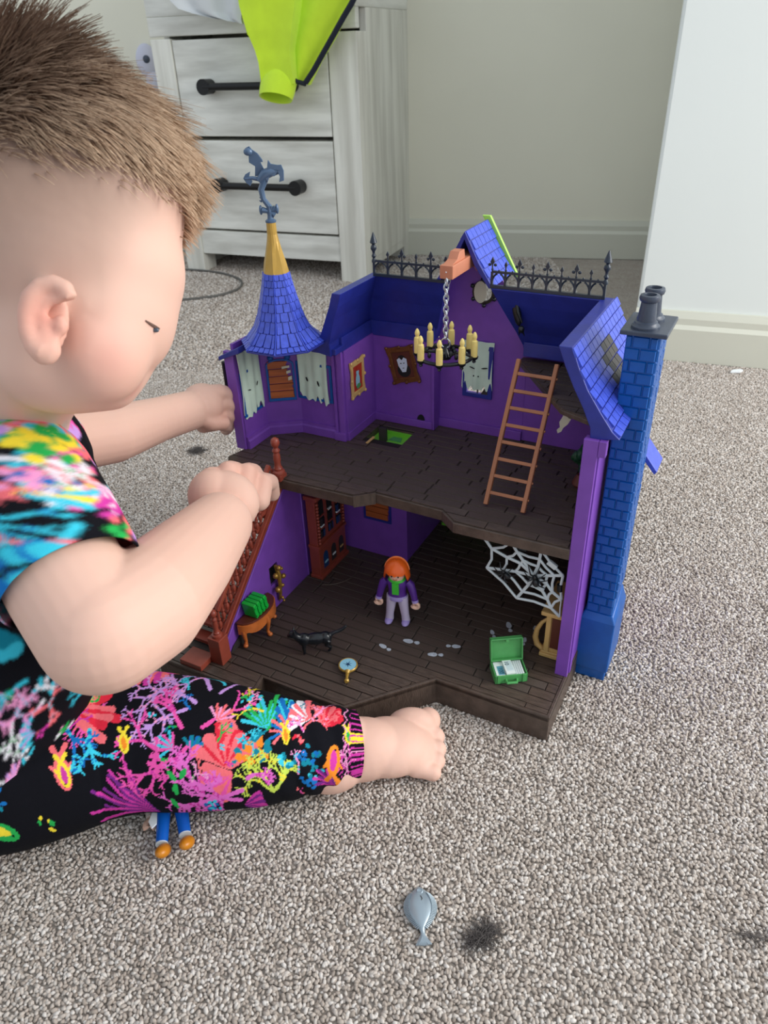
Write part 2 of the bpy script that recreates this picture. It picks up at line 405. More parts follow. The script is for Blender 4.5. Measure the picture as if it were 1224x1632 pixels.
rim.plate(gpoly, (0, 0, Z0-.006), (1, 0, 0), (0, 1, 0), .0062, holes=[ipoly[::-1]])
for v in range(len(rim.v)):  # lip stands a little proud
    pass
rim.obj('base_rim', brown, base, bevel=.0005)
G().plate(inset(gpoly, .003), (0, 0, Z0-.00125), (1, 0, 0), (0, 1, 0), .0002).obj('joint_bed', brownb, base)
print('ground planks', planks(inset(gpoly, .0031), Z0-.0012, .0104, .058, base, 3))

# upper floor
upoly = [(-.36, .054), (-.287, .051), (-.213, .052), (-.198, .066), (-.130, .064), (-.113, .050), (-.011, .052), (-.011, .245), (-.204, .245), (-.204, .212), (-.276, .212), (-.286, .152), (-.331, .152), (-.362, .13), (-.366, .092), (-.372, .07)]
hole = (-.262, -.219, .166, .196)
hh = [(hole[0], hole[2]), (hole[1], hole[2]), (hole[1], hole[3]), (hole[0], hole[3])]
up = G().plate(upoly, (0, 0, Z2-.0115), (1, 0, 0), (0, 1, 0), .0103, holes=[hh[::-1]]).obj('upper_floor', brown, H_, bevel=.0006)
G().plate(inset(upoly, .002), (0, 0, Z2-.00125), (1, 0, 0), (0, 1, 0), .0002, holes=[hh[::-1]]).obj('joint_bed', brownb, up)
print('upper planks', planks(inset(upoly, .0022), Z2-.0012, .0104, .046, up, 5, holes=(hole,)))
G().bar((-.2135, .0512, Z2-.0055), (-.1975, .0652, Z2-.0055), .0012, .0122).obj('edge_block', brown, up)
# loft under the right roof
lp = [(-.114, .222), (-.114, .212), (-.046, .118), (-.016, .104), (-.011, .104), (-.011, .222)]
lf = G().plate(lp, (0, 0, .2555), (1, 0, 0), (0, 1, 0), .004).obj('loft', brown, H_, bevel=.0004)
planks(inset(lp, .001), .2595, .0104, .04, lf, 9)
# trapdoor leaf and green slide seen through the hole
G().box(-.252, -.2435, .176, .1795, Z2-.02, Z2+.008).obj('trapdoor_post', darkins, H_)
gs = G().box(-.2616, -.2194, .1664, .1956, .1600, .1630)
sl = gs.obj('slide', lime, H_)
G().box(-.2616, -.2194, .1936, .1956, .163, .1668).obj('slide_rim', lime, sl)
for i in range(7): G().ell((-.258+i*.0060, .1690+.0004*(i % 2), .1632), (.0020, .0013, .0010), n=8, k=6).obj('slide_stud', white, sl, smooth=True)
G().plate([(-.243, .1800), (-.228, .1800), (-.231, .1890), (-.241, .1890)], (0, 0, .1630), (1, 0, 0), (0, 1, 0), .0008).obj('slide_recess', green, sl)
G().box(-.255, -.252, .152, .168, Z2+.0002, Z2+.0009).obj('trapdoor_pin', beige, H_)

# ---- purple walls
def wall_part(name, out, O, U, V, t, holes=(), m=purple, par=H_): return G().plate(out, O, U, V, t, holes).obj(name, m, par, bevel=.0004)
R3 = lambda x0, x1, z0, z1: [(x0, z0), (x1, z0), (x1, z1), (x0, z1)]
# right wall with thick front flange
wr = G().box(-.0085, -.001, .055, .245, Z0, ZE).obj('wall_panel', purple, H_, bevel=.0005)
G().box(-.0112, .0, .0535, .0575, Z0, ZE+.001).obj('front_flange', purple, wr, bevel=.0005)
G().box(.0002, .006, .0535, .060, ZE-.012, ZE+.001).box(-.0112, .0012, .0575, .064, Z0+.002, ZE).obj('side_rib', purple, wr, bevel=.0004)
# back wall (gable) - window hole and round hole
def circ(cx, cz, rx, rz=None, n=20): rz = rz or rx; return [(cx+rx*math.cos(2*math.pi*i/n), cz+rz*math.sin(2*math.pi*i/n)) for i in range(n)]
gab = [(-.204, Z2), (-.110, Z2), (-.110, .27), (-.122, .30), (-.139, .331), (-.150, .352), (-.165, .371), (-.180, .352), (-.191, .331), (-.200, .30), (-.204, .27)]
win = R3(-.172, -.148, .214, .262)
gw = wall_part('gable_wall', gab, (0, .2275, 0), (1, 0, 0), (0, 0, 1), .003, holes=[win[::-1], circ(-.157, .319, .0095)[::-1]])
G().box(-.205, -.110, .2215, .2245, Z2, Z2+.010).obj('skirting', purple, gw, bevel=.0005)
wf = G().plate(R3(-.176, -.144, .210, .266), (0, .2245, 0), (1, 0, 0), (0, 0, 1), .003, holes=[R3(-.1715, -.1485, .2145, .2615)[::-1]]).obj('window_frame', violet, gw, bevel=.0004)
G().box(-.1606, -.1594, .223, .225, .2145, .2615).box(-.1715, -.1485, .223, .225, .237, .2384).obj('glazing_bar', darkins, wf)
G().plate([(-.156, .2145), (-.1485, .2145), (-.1485, .2265)], (0, .2232, 0), (1, 0, 0), (0, 0, 1), .001).obj('broken_pane', darkins, wf)
G().plate(circ(-.157, .319, .0115), (0, .2245, 0), (1, 0, 0), (0, 0, 1), .003, holes=[circ(-.157, .319, .0085)[::-1]]).obj('round_window_frame', blacki, gw)
G().plate([(-.1655+.0, .319)]+[(-.157+.0115*math.cos(a), .319+.0115*math.sin(a)) for a in np.linspace(-1.25, 1.25, 9)]+[(-.157+.004*math.cos(a), .319+.008*math.sin(a)) for a in np.linspace(1.25, -1.25, 7)], (0, .2212, 0), (1, 0, 0), (0, 0, 1), .001)
G().plate([(-.160+.0105*math.cos(a)*.62, .319+.0105*math.sin(a)) for a in np.linspace(0, 2*math.pi, 18, endpoint=False)], (0, .2222, 0), (1, 0, 0), (0, 0, 1), .001).obj('round_window_shutter', ivory, gw)
for i in range(6):
    a = .6+i*math.pi/3; G().ell((-.157+.0125*math.cos(a), .2215, .319+.0125*math.sin(a)), .0021, n=8, k=6).obj('round_window_knob', blacki, gw, smooth=True)
# right part of back wall under the loft, ground-floor walls
wall_part('back_wall', R3(-.110, -.0085, Z2, ZE), (0, .2275, 0), (1, 0, 0), (0, 0, 1), .003)
wall_part('alcove_left_wall', R3(.150, .214, Z2, ZE), (-.2765, 0, 0), (0, 1, 0), (0, 0, 1), -.003 if False else .003)
G().box(-.2775, -.2725, .1495, .213, Z2, Z2+.0095).obj('skirting', purple, H_, bevel=.0005)
aw = wall_part('alcove_back_wall', R3(-.2775, -.203, Z2, ZE), (0, .2145, 0), (1, 0, 0), (0, 0, 1), .003)
G().box(-.2765, -.203, .2085, .2115, Z2, Z2+.0085).obj('skirting', purple, aw, bevel=.0005)
G().plate([(-.2185+.0042*math.cos(a), Z2+.0085+.0062*math.sin(a)) for a in np.linspace(0, math.pi, 9)], (0, .2112, 0), (1, 0, 0), (0, 0, 1), .001).obj('mouse_hole', dark, aw)
G().box(-.2052, -.2022, .2085, .2245, Z2, ZE).obj('alcove_return', purple, H_, bevel=.0004)
# jamb between tower and alcove
G().box(-.288, -.2845, .1475, .1525, Z2, ZE).box(-.2815, -.2755, .1465, .151, Z2, ZE).box(-.2845, -.2815, .149, .1525, Z2, ZE).box(-.289, -.2752, .1455, .1525, Z2, Z2+.009).obj('jamb', purple, H_, bevel=.0004)
# tower walls
TW = [(-.362, .0905), (-.362, .130), (-.331, .1515), (-.284, .1515)]
tw_faces = []
for i in range(3):
    a, b = Vector(TW[i]), Vector(TW[i+1]); L = (b-a).length; u = (b-a)/L
    hs = []
    if i == 1: hs = []
    o = G().plate(R3(-.0005, L+.0005, Z2, .283), (a.x, a.y, 0), (u.x, u.y, 0), (0, 0, 1), -.003 if False else .003)
    # thickness goes to U x V = outwards/inwards; shift so that the inner face is on the line
    nrm = Vector((u.y, -u.x))
    for k in range(len(o.v)): x, y, z = o.v[k]; o.v[k] = (x-nrm.x*.003, y-nrm.y*.003, z)
    ow = o.obj('tower_wall', purple, H_)
    s2 = G(); s2.add([(a.x+nrm.x*d, a.y+nrm.y*d, z) for z, d in ((Z2, 0), (Z2, .004), (Z2+.0085, .004), (Z2+.010, .0025), (Z2+.013, .0025), (Z2+.0135, 0))]+[(b.x+nrm.x*d, b.y+nrm.y*d, z) for z, d in ((Z2, 0), (Z2, .004), (Z2+.0085, .004), (Z2+.010, .0025), (Z2+.013, .0025), (Z2+.0135, 0))],
           [(k, (k+1) % 6, 6+(k+1) % 6, 6+k) for k in range(6)]+[tuple(range(5, -1, -1)), tuple(range(6, 12))]); s2.obj('skirting', purple, ow)
    tw_faces.append((a, u, nrm, L, ow))
tf = G().box(-.3735, -.362, .088, .0925, Z2, .2755).obj('tower_front_flange', purple, H_, bevel=.0005)
# latch hoop outside the tower
G().box(-.379, -.3745, .0915, .0945, .2605, .2625).box(-.379, -.3745, .0915, .0945, .2335, .2355).box(-.3805, -.3785, .0915, .0945, .2335, .2625).obj('latch_hoop', blacki, H_, bevel=.0004)

# ---- ground-floor walls
stair_out = [(-.064, Z0), (.085, Z0), (.085, .142), (.092, .152), (.104, .1575), (.150, .1585), (.061, .1585), (-.060, .044)]
stair_out = [(-.064, Z0), (.150, Z0), (.150, .1585), (.061, .1585), (-.060, .046)]
hl = [(.088, Z0+.004), (.142, Z0+.004), (.142, .138), (.130, .146), (.098, .146), (.088, .138)]
sw = wall_part('stair_wall', stair_out, (-.3005, 0, 0), (0, 1, 0), (0, 0, 1), .003, holes=[R3(.0195, .0335, .060, .082)[::-1]])
G().box(-.3025, -.3006, .017, .036, .056, .086).obj('hole_backing', dark, sw)
tr = G(); pts = [(-.2970, .085, Z0+.001), (-.2970, .085, .138), (-.2970, .089, .146), (-.2970, .097, .1505), (-.2970, .13, .152)]
tr.tube(pts, .0011, 6).obj('arch_trim', purple, sw, smooth=True)
tr = G().tube([(-.2972, -.061, .045), (-.2972, .061, .1585)], .0011, 6).obj('edge_trim', purple, sw, smooth=True)
G().plate([(-.056, Z0+.001), (-.020, Z0+.001), (-.020, Z0+.016), (-.030, Z0+.015), (-.050, Z0+.007)], (-.2968, 0, 0), (0, 1, 0), (0, 0, 1), .0006).obj('mouse_gap', darkins, sw)
bw = wall_part('bay_wall', R3(-.299, -.209, Z0, .1585), (0, .156, 0), (1, 0, 0), (0, 0, 1), .003)
G().box(-.2125, -.2095, .1545, .244, Z0, .1585).obj('side_wall', purple, H_, bevel=.0004)
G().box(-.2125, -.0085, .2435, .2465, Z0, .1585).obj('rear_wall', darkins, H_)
G().box(-.2045, -.12, .2375, .2435, Z0+.001, Z0+.0045).obj('green_light_strip', lime, H_, bevel=.0004)  # lime strip stands in for green light showing through a rear doorway
def boarded(o3, u3, n3, wdt, hgt, par, seed, fm, dim=False):
    """boarded window: frame, boards, on plane o3 with axis u3 and normal n3 (towards the room)"""
    rr = random.Random(seed); O = Vector(o3); U = Vector(u3).normalized(); Nn = Vector(n3).normalized(); V = Vector((0, 0, 1))
    t = .0018; sgn = 1 if U.cross(V) @ Nn > 0 else -1
    arch = [(-wdt/2, 0), (wdt/2, 0), (wdt/2, hgt*.86)]+[(wdt/2*math.cos(a), hgt*.86+hgt*.14*math.sin(a)) for a in np.linspace(.35, math.pi-.35, 7)]+[(-wdt/2, hgt*.86)]
    inn = [(p[0]*.86, .003+p[1]*.90) for p in arch]
    Of = O if sgn > 0 else O+Nn*t
    fr = G().plate(arch, Of, U, V, t, holes=[inn[::-1]]).obj('window_frame', fm, par, bevel=.0003)
    for sx in (-1, 1): G().ell(O+U*sx*wdt*.3+V*hgt*1.03+Nn*.001, (.0032, .0032, .003), n=10, k=7).obj('scroll', fm, fr, smooth=True)
    z = .0035; rows = 5; bh = (hgt*.88)/rows
    for k in range(rows):
        x0 = -wdt*.44+rr.uniform(0, .001); x1 = wdt*.44-rr.uniform(0, .0012); 
        if k >= 3: x1 -= wdt*.16
        pts = [(x0, z), (x1+rr.uniform(-.001, .001), z), (x1-.001, z+bh*.5), (x1+rr.uniform(-.001, .0015), z+bh*.9), (x0, z+bh*.92+rr.uniform(-.0004, .0002))]
        Ob = O+Nn*.0003 if sgn > 0 else O+Nn*.0018
        G().plate(pts, Ob, U, V, .0015).obj('board', board, fr); z += bh
    return fr
fr = boarded((-.2445, .153, .076), (1, 0, 0), (0, -1, 0), .034, .044, bw, 2, violet)
a, u, nn, L, ow = tw_faces[1]
c = a+u*L*.5+nn*.0002
fr = boarded((c.x, c.y, .2075), (u.x, u.y, 0), (nn.x, nn.y, 0), .029, .046, ow, 4, chimb)
for (du, z, w_, h_) in ((.006, .243, .008, .0035), (.0085, .2375, .0045, .004), (.0095, .230, .004, .005)):
    q = c+u*du+nn*.0022; G().plate([(-w_/2, 0), (w_/2, .001), (w_/2, h_), (-w_/2, h_*.7)], (q.x, q.y, z), (u.x, u.y, 0), (0, 0, 1), .0006).obj('broken_pane', ivory, fr)

# ---- ghost curtains
def curtain(o, u, n, wdt, top, bot, par, seed, holes=(), ragged=.008, slant=0, toph=None, m=mint):
    rr = random.Random(seed); N = 34; K = 14; U = Vector(u).normalized(); Nn = Vector(n).normalized(); O = Vector(o)
    drip = [0]*(N+1); ph = rr.uniform(0, 6); ncut = 5
    for i in range(N+1):
        t = i/N; drip[i] = ragged*(.5+.5*math.sin(t*ncut*2*math.pi+ph))*(.55+.45*math.sin(t*7+ph*2)) - slant*(t-.5)
    vs = []
    for side in (0, 1):
        for j in range(K+1):
            s = j/K
            for i in range(N+1):
                t = i/N; ww = wdt*(1-.06*math.sin(s*3.1)); tp = top+(toph(t) if toph else 0)
                z = tp+(bot+drip[i]-tp)*s
                d = .0022+.0008*math.sin(t*20+seed)*(.4+.6*s)+.0006*math.sin(t*11+s*4)-side*.0013
                p = O+U*(t-.5)*ww+Vector((0, 0, z))+Nn*d; vs.append(p)
    M_ = (N+1)*(K+1); fs = []
    for j in range(K):
        for i in range(N):
            q = j*(N+1)+i; fs.append((q, q+1, q+N+2, q+N+1)); fs.append((M_+q+N+1, M_+q+N+2, M_+q+1, M_+q))
    for j in range(K):
        q = j*(N+1); fs.append((q, q+N+1, M_+q+N+1, M_+q)); q += N; fs.append((q+N+1, q, M_+q, M_+q+N+1))
    for i in range(N):
        fs.append((i+1, i, M_+i, M_+i+1)); q = K*(N+1)+i; fs.append((q, q+1, M_+q+1, M_+q))
    g = G(); g.add(vs, fs); c_ = g.obj('curtain', m, par, smooth=True)
    for (hu, hz, hw, hh, ang) in holes:
        p = O+U*hu+Vector((0, 0, hz))+Nn*.0034; Rm = Matrix((U, Nn, Vector((0, 0, 1)))).transposed() @ RY(ang)
        G().ell(p, (hw, .0005, hh), Rm, n=12, k=6).obj('eye_slit', dark, c_, smooth=True)
    return c_
a, u, nn, L, ow = tw_faces[0]; c = a+u*L*.47
curtain((c.x, c.y, 0), (u.x, u.y, 0), (nn.x, nn.y, 0), .0345, .272, .203, ow, 3, holes=((-.006, .2315, .0022, .0006, .3), (.007, .234, .0006, .0026, .5)), ragged=.010, slant=-.004)
a, u, nn, L, ow = tw_faces[2]; c = a+u*(L*.40)
curtain((c.x, c.y, 0), (u.x, u.y, 0), (nn.x, nn.y, 0), .035, .268, .208, ow, 8, holes=((-.007, .2325, .0011, .0026, -.4), (.0065, .2295, .0010, .0032, -.3)), ragged=.009, slant=.006)
G().plate(R3(-.022, .022, .209, .250), (c.x+nn.x*.0003, c.y+nn.y*.0003, 0), (u.x, u.y, 0), (0, 0, 1), .0012, holes=[R3(-.019, .019, .212, .247)[::-1]]).obj('window_frame', chimb, ow, bevel=.0003)
a, u, nn, L, ow = tw_faces[0]; c = a+u*L*.47
G().plate(R3(-.0165, .0165, .204, .252), (c.x+nn.x*.0003, c.y+nn.y*.0003, 0), (u.x, u.y, 0), (0, 0, 1), .0012, holes=[R3(-.0135, .0135, .207, .249)[::-1]]).obj('window_frame', chimb, ow, bevel=.0003)
curtain((-.1605, .2235, 0), (1, 0, 0), (0, -1, 0), .034, .270, .218, gw, 5, holes=((-.005, .2425, .0032, .0006, .3), (.0085, .2435, .0036, .0007, -.2), (-.003, .234, .0007, .0009, 0), (.002, .234, .0007, .0009, 0)), ragged=.010)

# ---- mansard roofs: profile swept along a path of eaves
def mansard(name, path, prof, par, thick=.0095, end_shift=(None, None), m=violet):
    """path 2D points (eave line), interior on the left side; prof [(inward, z)] inner face, outer = inner pushed out by thick"""
    n = len(path); P2 = [Vector(p) for p in path]
    sec = [(d, z, 0) for d, z in prof]+[(d-thick*(.98 if i else 1.0)-(.011 if i == 0 else .006 if i == 1 else .002 if i == 2 else 0), z+(.0 if i else .004), 1) for i, (d, z) in list(enumerate(prof))[::-1]]
    sec = [(d, z) for d, z, _ in sec]
    vs = []; K = len(sec)
    for i in range(n):
        if i == 0: d1 = d2 = (P2[1]-P2[0]).normalized()
        elif i == n-1: d1 = d2 = (P2[-1]-P2[-2]).normalized()
        else: d1 = (P2[i]-P2[i-1]).normalized(); d2 = (P2[i+1]-P2[i]).normalized()
        n1 = Vector((-d1.y, d1.x)); n2 = Vector((-d2.y, d2.x)); mm = n1+n2; mm = mm/(mm @ n1)
        for d, z in sec:
            q = P2[i]+mm*d
            if i == 0 and end_shift[0]: q = q+Vector(end_shift[0](z))
            if i == n-1 and end_shift[1]: q = q+Vector(end_shift[1](z))
            vs.append((q.x, q.y, z))
    fs = []
    for i in range(n-1):
        for k in range(K): fs.append((i*K+k, i*K+(k+1) % K, (i+1)*K+(k+1) % K, (i+1)*K+k))
    fs.append(tuple(range(K))); fs.append(tuple((n-1)*K+k for k in reversed(range(K))))
    g = G(); g.add(vs, fs); return g.obj(name, m, par, bevel=.0006)
profL = [(0, .267), (.0006, .281), (.004, .290), (.010, .306), (.017, .320), (.0225, .3335)]
profR = [(0, .267), (.001, .276), (.008, .290), (.017, .305), (.025, .320), (.0315, .3345)]
lroof = mansard('left_roof', [(-.204, .2125), (-.2785, .2125), (-.2785, .133)][::1], profL, H_, end_shift=(lambda z: (.022*max(0, (z-.268)/.066)**1.1, 0), lambda z: (0, -.012*(z-.268)/.066)))
rroof = mansard('right_roof', [(-.0075, .0575), (-.0075, .2145), (-.110, .2145)], profR, H_, thick=.0105, end_shift=(lambda z: (0, .004*(z-.268)/.066), lambda z: (-.026*max(0, (z-.268)/.066)**1.1, 0)))
G().box(-.279, -.2748, .1495, .214, ZE-.002, ZE+.014).box(-.279, -.203, .2105, .2145, ZE-.002, ZE+.014).obj('cornice', violet, lroof, bevel=.0005)
G().box(-.110, -.0078, .2095, .2145, ZE-.002, ZE+.012).obj('cornice', violet, rroof, bevel=.0005)
# shingles on outer right slope
prx = [(-.0075-d+.0105*.98, z) for d, z in profR]; prx[0] = (prx[0][0]+.011, prx[0][1]+.004); prx[1] = (prx[1][0]+.006, prx[1][1]); prx[2] = (prx[2][0]+.002, prx[2][1])
def prof_pt(t):
    ls = [math.hypot(prx[i+1][0]-prx[i][0], prx[i+1][1]-prx[i][1]) for i in range(len(prx)-1)]; T = sum(ls)*t
    for i, l in enumerate(ls):
        if T <= l+1e-9: q = T/l; return Vector((prx[i][0]+(prx[i+1][0]-prx[i][0])*q, prx[i][1]+(prx[i+1][1]-prx[i][1])*q))
        T -= l
    return Vector(prx[-1])
rows, cols = 9, 15
for r in range(rows):
    a, b = prof_pt(r/rows+.012), prof_pt((r+1)/rows-.008); d = (b-a).normalized(); nn_ = Vector((-d.y, d.x)); nn_ = nn_ if nn_.x > 0 else -nn_
    off = .5 if r % 2 else 0
    for c_ in range(cols):
        y0 = .0605+(c_+off*0.0)*.0098+(.003 if r % 2 else 0); y1 = y0+.0090; f0 = .0598+(r*.0)
        yy = min(y1, .2)
        if y0 > .2: continue
        vs = []
        for y in (y0, yy):
            for p, hgt in ((a, .0016), (b, .0007)): vs += [(p.x-nn_.x*.0005, y, p.y-nn_.y*.0005), (p.x+nn_.x*hgt, y, p.y+nn_.y*hgt)]
        g = G(); g.add(vs, [(0, 1, 3, 2), (6, 7, 5, 4), (1, 5, 7, 3), (0, 4, 5, 1), (2, 3, 7, 6), (4, 0, 2, 6)])
        isd = (y0 > .112 and y0 < .148 and 3 <= r <= 6)
        g.obj('shingle', darkins if isd else shing, rroof)
vs = []
# ---- gable roof over the hoist
ga = G()
def slope(sx, t=.003):
    ap, lo = Vector((-.165, .3805)), Vector((-.165+sx*.0285, .3335)); mid = ap*.45+lo*.55+Vector((-sx*.0012, -.0008)); 
    pl = [ap, mid, lo, lo+Vector((sx*-.0035, -.001)), mid+Vector((-sx*.0042, -.0022)), ap+Vector((0, -.0068))]
    g = G(); K = len(pl); y0, y1 = .189, .2475
    g.add([(p.x, y0, p.y) for p in pl]+[(p.x, y1, p.y) for p in pl], [(k, (k+1) % K, K+(k+1) % K, K+k) for k in range(K)]+[tuple(range(K)), tuple(reversed(range(K, 2*K)))])
    return g, ap, mid, lo
for sx in (-1, 1):
    g, ap, mid, lo = slope(sx); gr = g.obj('gable_roof', violet, H_, bevel=.0003)
    segs = [(ap, mid), (mid, lo)]; d0 = (lo-ap); n_ = Vector((-d0.y, d0.x)).normalized(); n_ = n_ if n_.y > 0 else -n_
    for r in range(6):
        t0, t1 = r/6+.01, (r+1)/6-.005
        f = lambda t: (ap+(mid-ap)*(t/.55) if t < .55 else mid+(lo-mid)*((t-.55)/.45))
        p0, p1 = f(t0), f(t1)
        for k in range(6):
            y0 = .1915+k*.0092+(.002 if r % 2 else 0); y1 = y0+.0088+random.uniform(-.0004, 0)
            if y1 > .2475: y1 = .2475
            vs = []
            for y in (y0, y1):
                for p, h in ((p0, .0004), (p1, .0009)): vs += [(p.x-n_.x*.0006, y, p.y-n_.y*.0006), (p.x+n_.x*h, y, p.y+n_.y*h)]
            g = G(); g.add(vs, [(0, 1, 3, 2), (6, 7, 5, 4), (1, 5, 7, 3), (0, 4, 5, 1), (2, 3, 7, 6), (4, 0, 2, 6)]); g.obj('shingle', shing, gr)
gb = G(); gb.add([(-.171, .2478, .3835), (-.163, .2478, .3835), (-.1315, .2478, .329), (-.1365, .2478, .329), (-.171, .2515, .3835), (-.163, .2515, .3835), (-.1315, .2515, .329), (-.1365, .2515, .329)],
   [(0, 1, 5, 4), (1, 2, 6, 5), (2, 3, 7, 6), (3, 0, 4, 7), (3, 2, 1, 0), (4, 5, 6, 7)]); gb.obj('gable_back_trim', mat('yellow_green_plastic', (176, 226, 96), .4), H_, bevel=.0004)

# ---- roof cresting
def cresting(x0, x1, y, z, bays, spike_at):
    g = G(); L = x1-x0; b = L/bays
    g.box(x0, x1, y-.0016, y+.0016, z, z+.0028); rail = z+.0142
    g.bar((x0, y, rail), (x1, y, rail), .0022, .0020)
    for i in range(bays+1):
        x = x0+i*b; g.bar((x, y, z), (x, y, rail), .0021, .0021, up=(0, 1, 0))
    for i in range(bays):
        for s in (-1, 1):
            xm = x0+(i+.5)*b; pts = [(xm+s*b*.5*math.cos(t), y, z+.0028+.0102*math.sin(t)) for t in np.linspace(0, 1.35, 6)]
            g.tube(pts, .00085, 5)
    f = g.obj('cresting', fencem, H_)
    for i in range(bays+1):
        x = x0+i*b; big = (i % 2 == 0)
        if (i == 0 and spike_at == 'L') or (i == bays and spike_at == 'R'):
            h = G().lathe([(.0022, 0), (.0022, .002), (.0012, .004), (.0024, .006), (.0012, .008), (.0014, .010), (.0030, .0125), (.0026, .015), (.0013, .0165), (.0036, .0182), (.0026, .0215), (.0004, .0275)], (x, y, rail-.0015), 10); h.obj('finial', fencem, f, smooth=True)
        else:
            k = 1.25 if big else .92; h = G(); zz = rail+.001
            h.bar((x, y, rail), (x, y, zz+.005*k), .001, .001, up=(0, 1, 0))
            h.plate([(0, 0), (.0016*k, .0025*k), (0, .006*k), (-.0016*k, .0025*k)], (x, y+.0007, zz+.0035*k), (1, 0, 0), (0, 0, 1), .0014)
            for s in (-1, 1):
                if big: h.ell((x+s*.0026, y, zz+.0050), (.0016, .0010, .0014), n=8, k=5)
            h.ell((x, y, zz+.001), (.0012, .001, .0008), n=8, k=5); h.obj('finial', fencem, f, smooth=True)
            # small bud between
            if i < bays: G().ell((x+b/2, y, rail+.0012), (.0009, .0008, .0011), n=6, k=5).obj('bud', fencem, f)
cresting(-.2575, -.1830, .1895, .3335, 5, 'L')
cresting(-.1365, -.0365, .1865, .3345, 8, 'R')

# ---- spire
OC = (-.321, .117); A0 = math.radians(22.5)
sp_prof = [(.001, .281), (.036, .2805), (.0415, .2815), (.0412, .2832), (.0345, .2885), (.0268, .298), (.0215, .310), (.0172, .325), (.0142, .337), (.0118, .349), (.002, .349)]
sp = G().lathe(sp_prof, (*OC, 0), 8, ang0=A0).obj('spire', violet, H_, bevel=.0005)
def sp_r(z):
    q = sp_prof[3:10]
    for (r0, z0), (r1, z1) in zip(q, q[1:]):
        if z <= z1: return r0+(r1-r0)*(z-z0)/(z1-z0)
    return q[-1][0]
zs = [.2836, .2872, .2975, .3075, .3155, .323, .330, .337, .343, .3485]
for i in range(8):
    a0, a1 = A0+i*math.pi/4, A0+(i+1)*math.pi/4; am = (a0+a1)/2
    facing = math.cos(am-math.radians(-100)) > -.35
    for r in range(len(zs)-1):
        nC = 5 if r == 0 else (3 if r < 3 else 2 if r > 0 else 3); zb, zt = zs[r]+.0002, zs[r+1]-.0001; off = (.5/nC if r % 2 else 0)
        cuts = [0.03]+[c for c in [(k+1)/nC-off for k in range(nC)] if .1 < c < .9]+[.97]
        for c0, c1 in zip(cuts, cuts[1:]):
            vs = []
            def pt(t, z, h):
                rr_ = sp_r(z); pa = Vector((math.cos(a0), math.sin(a0), 0))*rr_; pb = Vector((math.cos(a1), math.sin(a1), 0))*rr_
                q = pa+(pb-pa)*t; o_ = Vector((math.cos(am), math.sin(am), .5)).normalized()*h; return (OC[0]+q.x+o_.x, OC[1]+q.y+o_.y, z+o_.z)
            e = (c1-c0)*.05+.006; m3 = (c0+c1)/2; cc = (zt-zb)*.14
            sh = [(c0+e, zb+cc), (c0+e*2.2, zb), (c1-e*2.2, zb), (c1-e, zb+cc), (c1-e, zt), (c0+e, zt)]
            hs = [.0011, .0012, .0012, .0011, .0005, .0005]
            vs = [pt(t, z, h) for (t, z), h in zip(sh, hs)]+[pt(t, z, -.0004) for t, z in sh]
            g = G(); g.add(vs, [tuple(range(6)), tuple(reversed(range(6, 12)))]+[(k, 6+k, 6+(k+1) % 6, (k+1) % 6) for k in range(6)]); g.obj('shingle', shing, sp)
    # corner rib
G_ = G()
for i in range(8):
    a = A0+i*math.pi/4; pts = [(OC[0]+math.cos(a)*(r+.0003), OC[1]+math.sin(a)*(r+.0003), z) for r, z in sp_prof[3:10]]
    G().tube(pts, .0007, 5).obj('hip_rib', shing, sp, smooth=True)
gp = G(); n = 16; vs = []; prof = [(.0128, .3475), (.0105, .357), (.0078, .367), (.0056, .376), (.0046, .382), (.0043, .392)]
for r, z in prof:
    for j in range(n):
        a = A0+2*math.pi*j/n; k = 1.0 if j % 2 == 0 else (.90 if z < .376 else 1.0); dz = (-.0016 if j % 2 == 0 else .0008) if z < .35 else 0
        vs.append((OC[0]+r*k*math.cos(a), OC[1]+r*k*math.sin(a), z+dz))
fs = [(i*n+j, i*n+(j+1) % n, (i+1)*n+(j+1) % n, (i+1)*n+j) for i in range(len(prof)-1) for j in range(n)]+[tuple((len(prof)-1)*n+j for j in range(n)), tuple(reversed(range(n)))]
gp.add(vs, fs); gp.obj('gold_cap', gold, sp)
# hipped wing of the roof left of the spire, over the tower wall
hw_ = G(); hw_.add([(-.3765, .0835, .2705), (-.350, .083, .2835), (-.348, .135, .2845), (-.372, .142, .2735), (-.3765, .0835, .2665), (-.350, .083, .2775), (-.348, .135, .2785), (-.372, .142, .2695)],
    [(0, 1, 2, 3), (7, 6, 5, 4), (0, 4, 5, 1), (1, 5, 6, 2), (2, 6, 7, 3), (3, 7, 4, 0)]); hw_.obj('roof_wing', violet, H_, bevel=.0006)
G().box(-.302, -.274, .135, .152, .2685, .2745).obj('roof_valley', violet, H_, bevel=.0005)

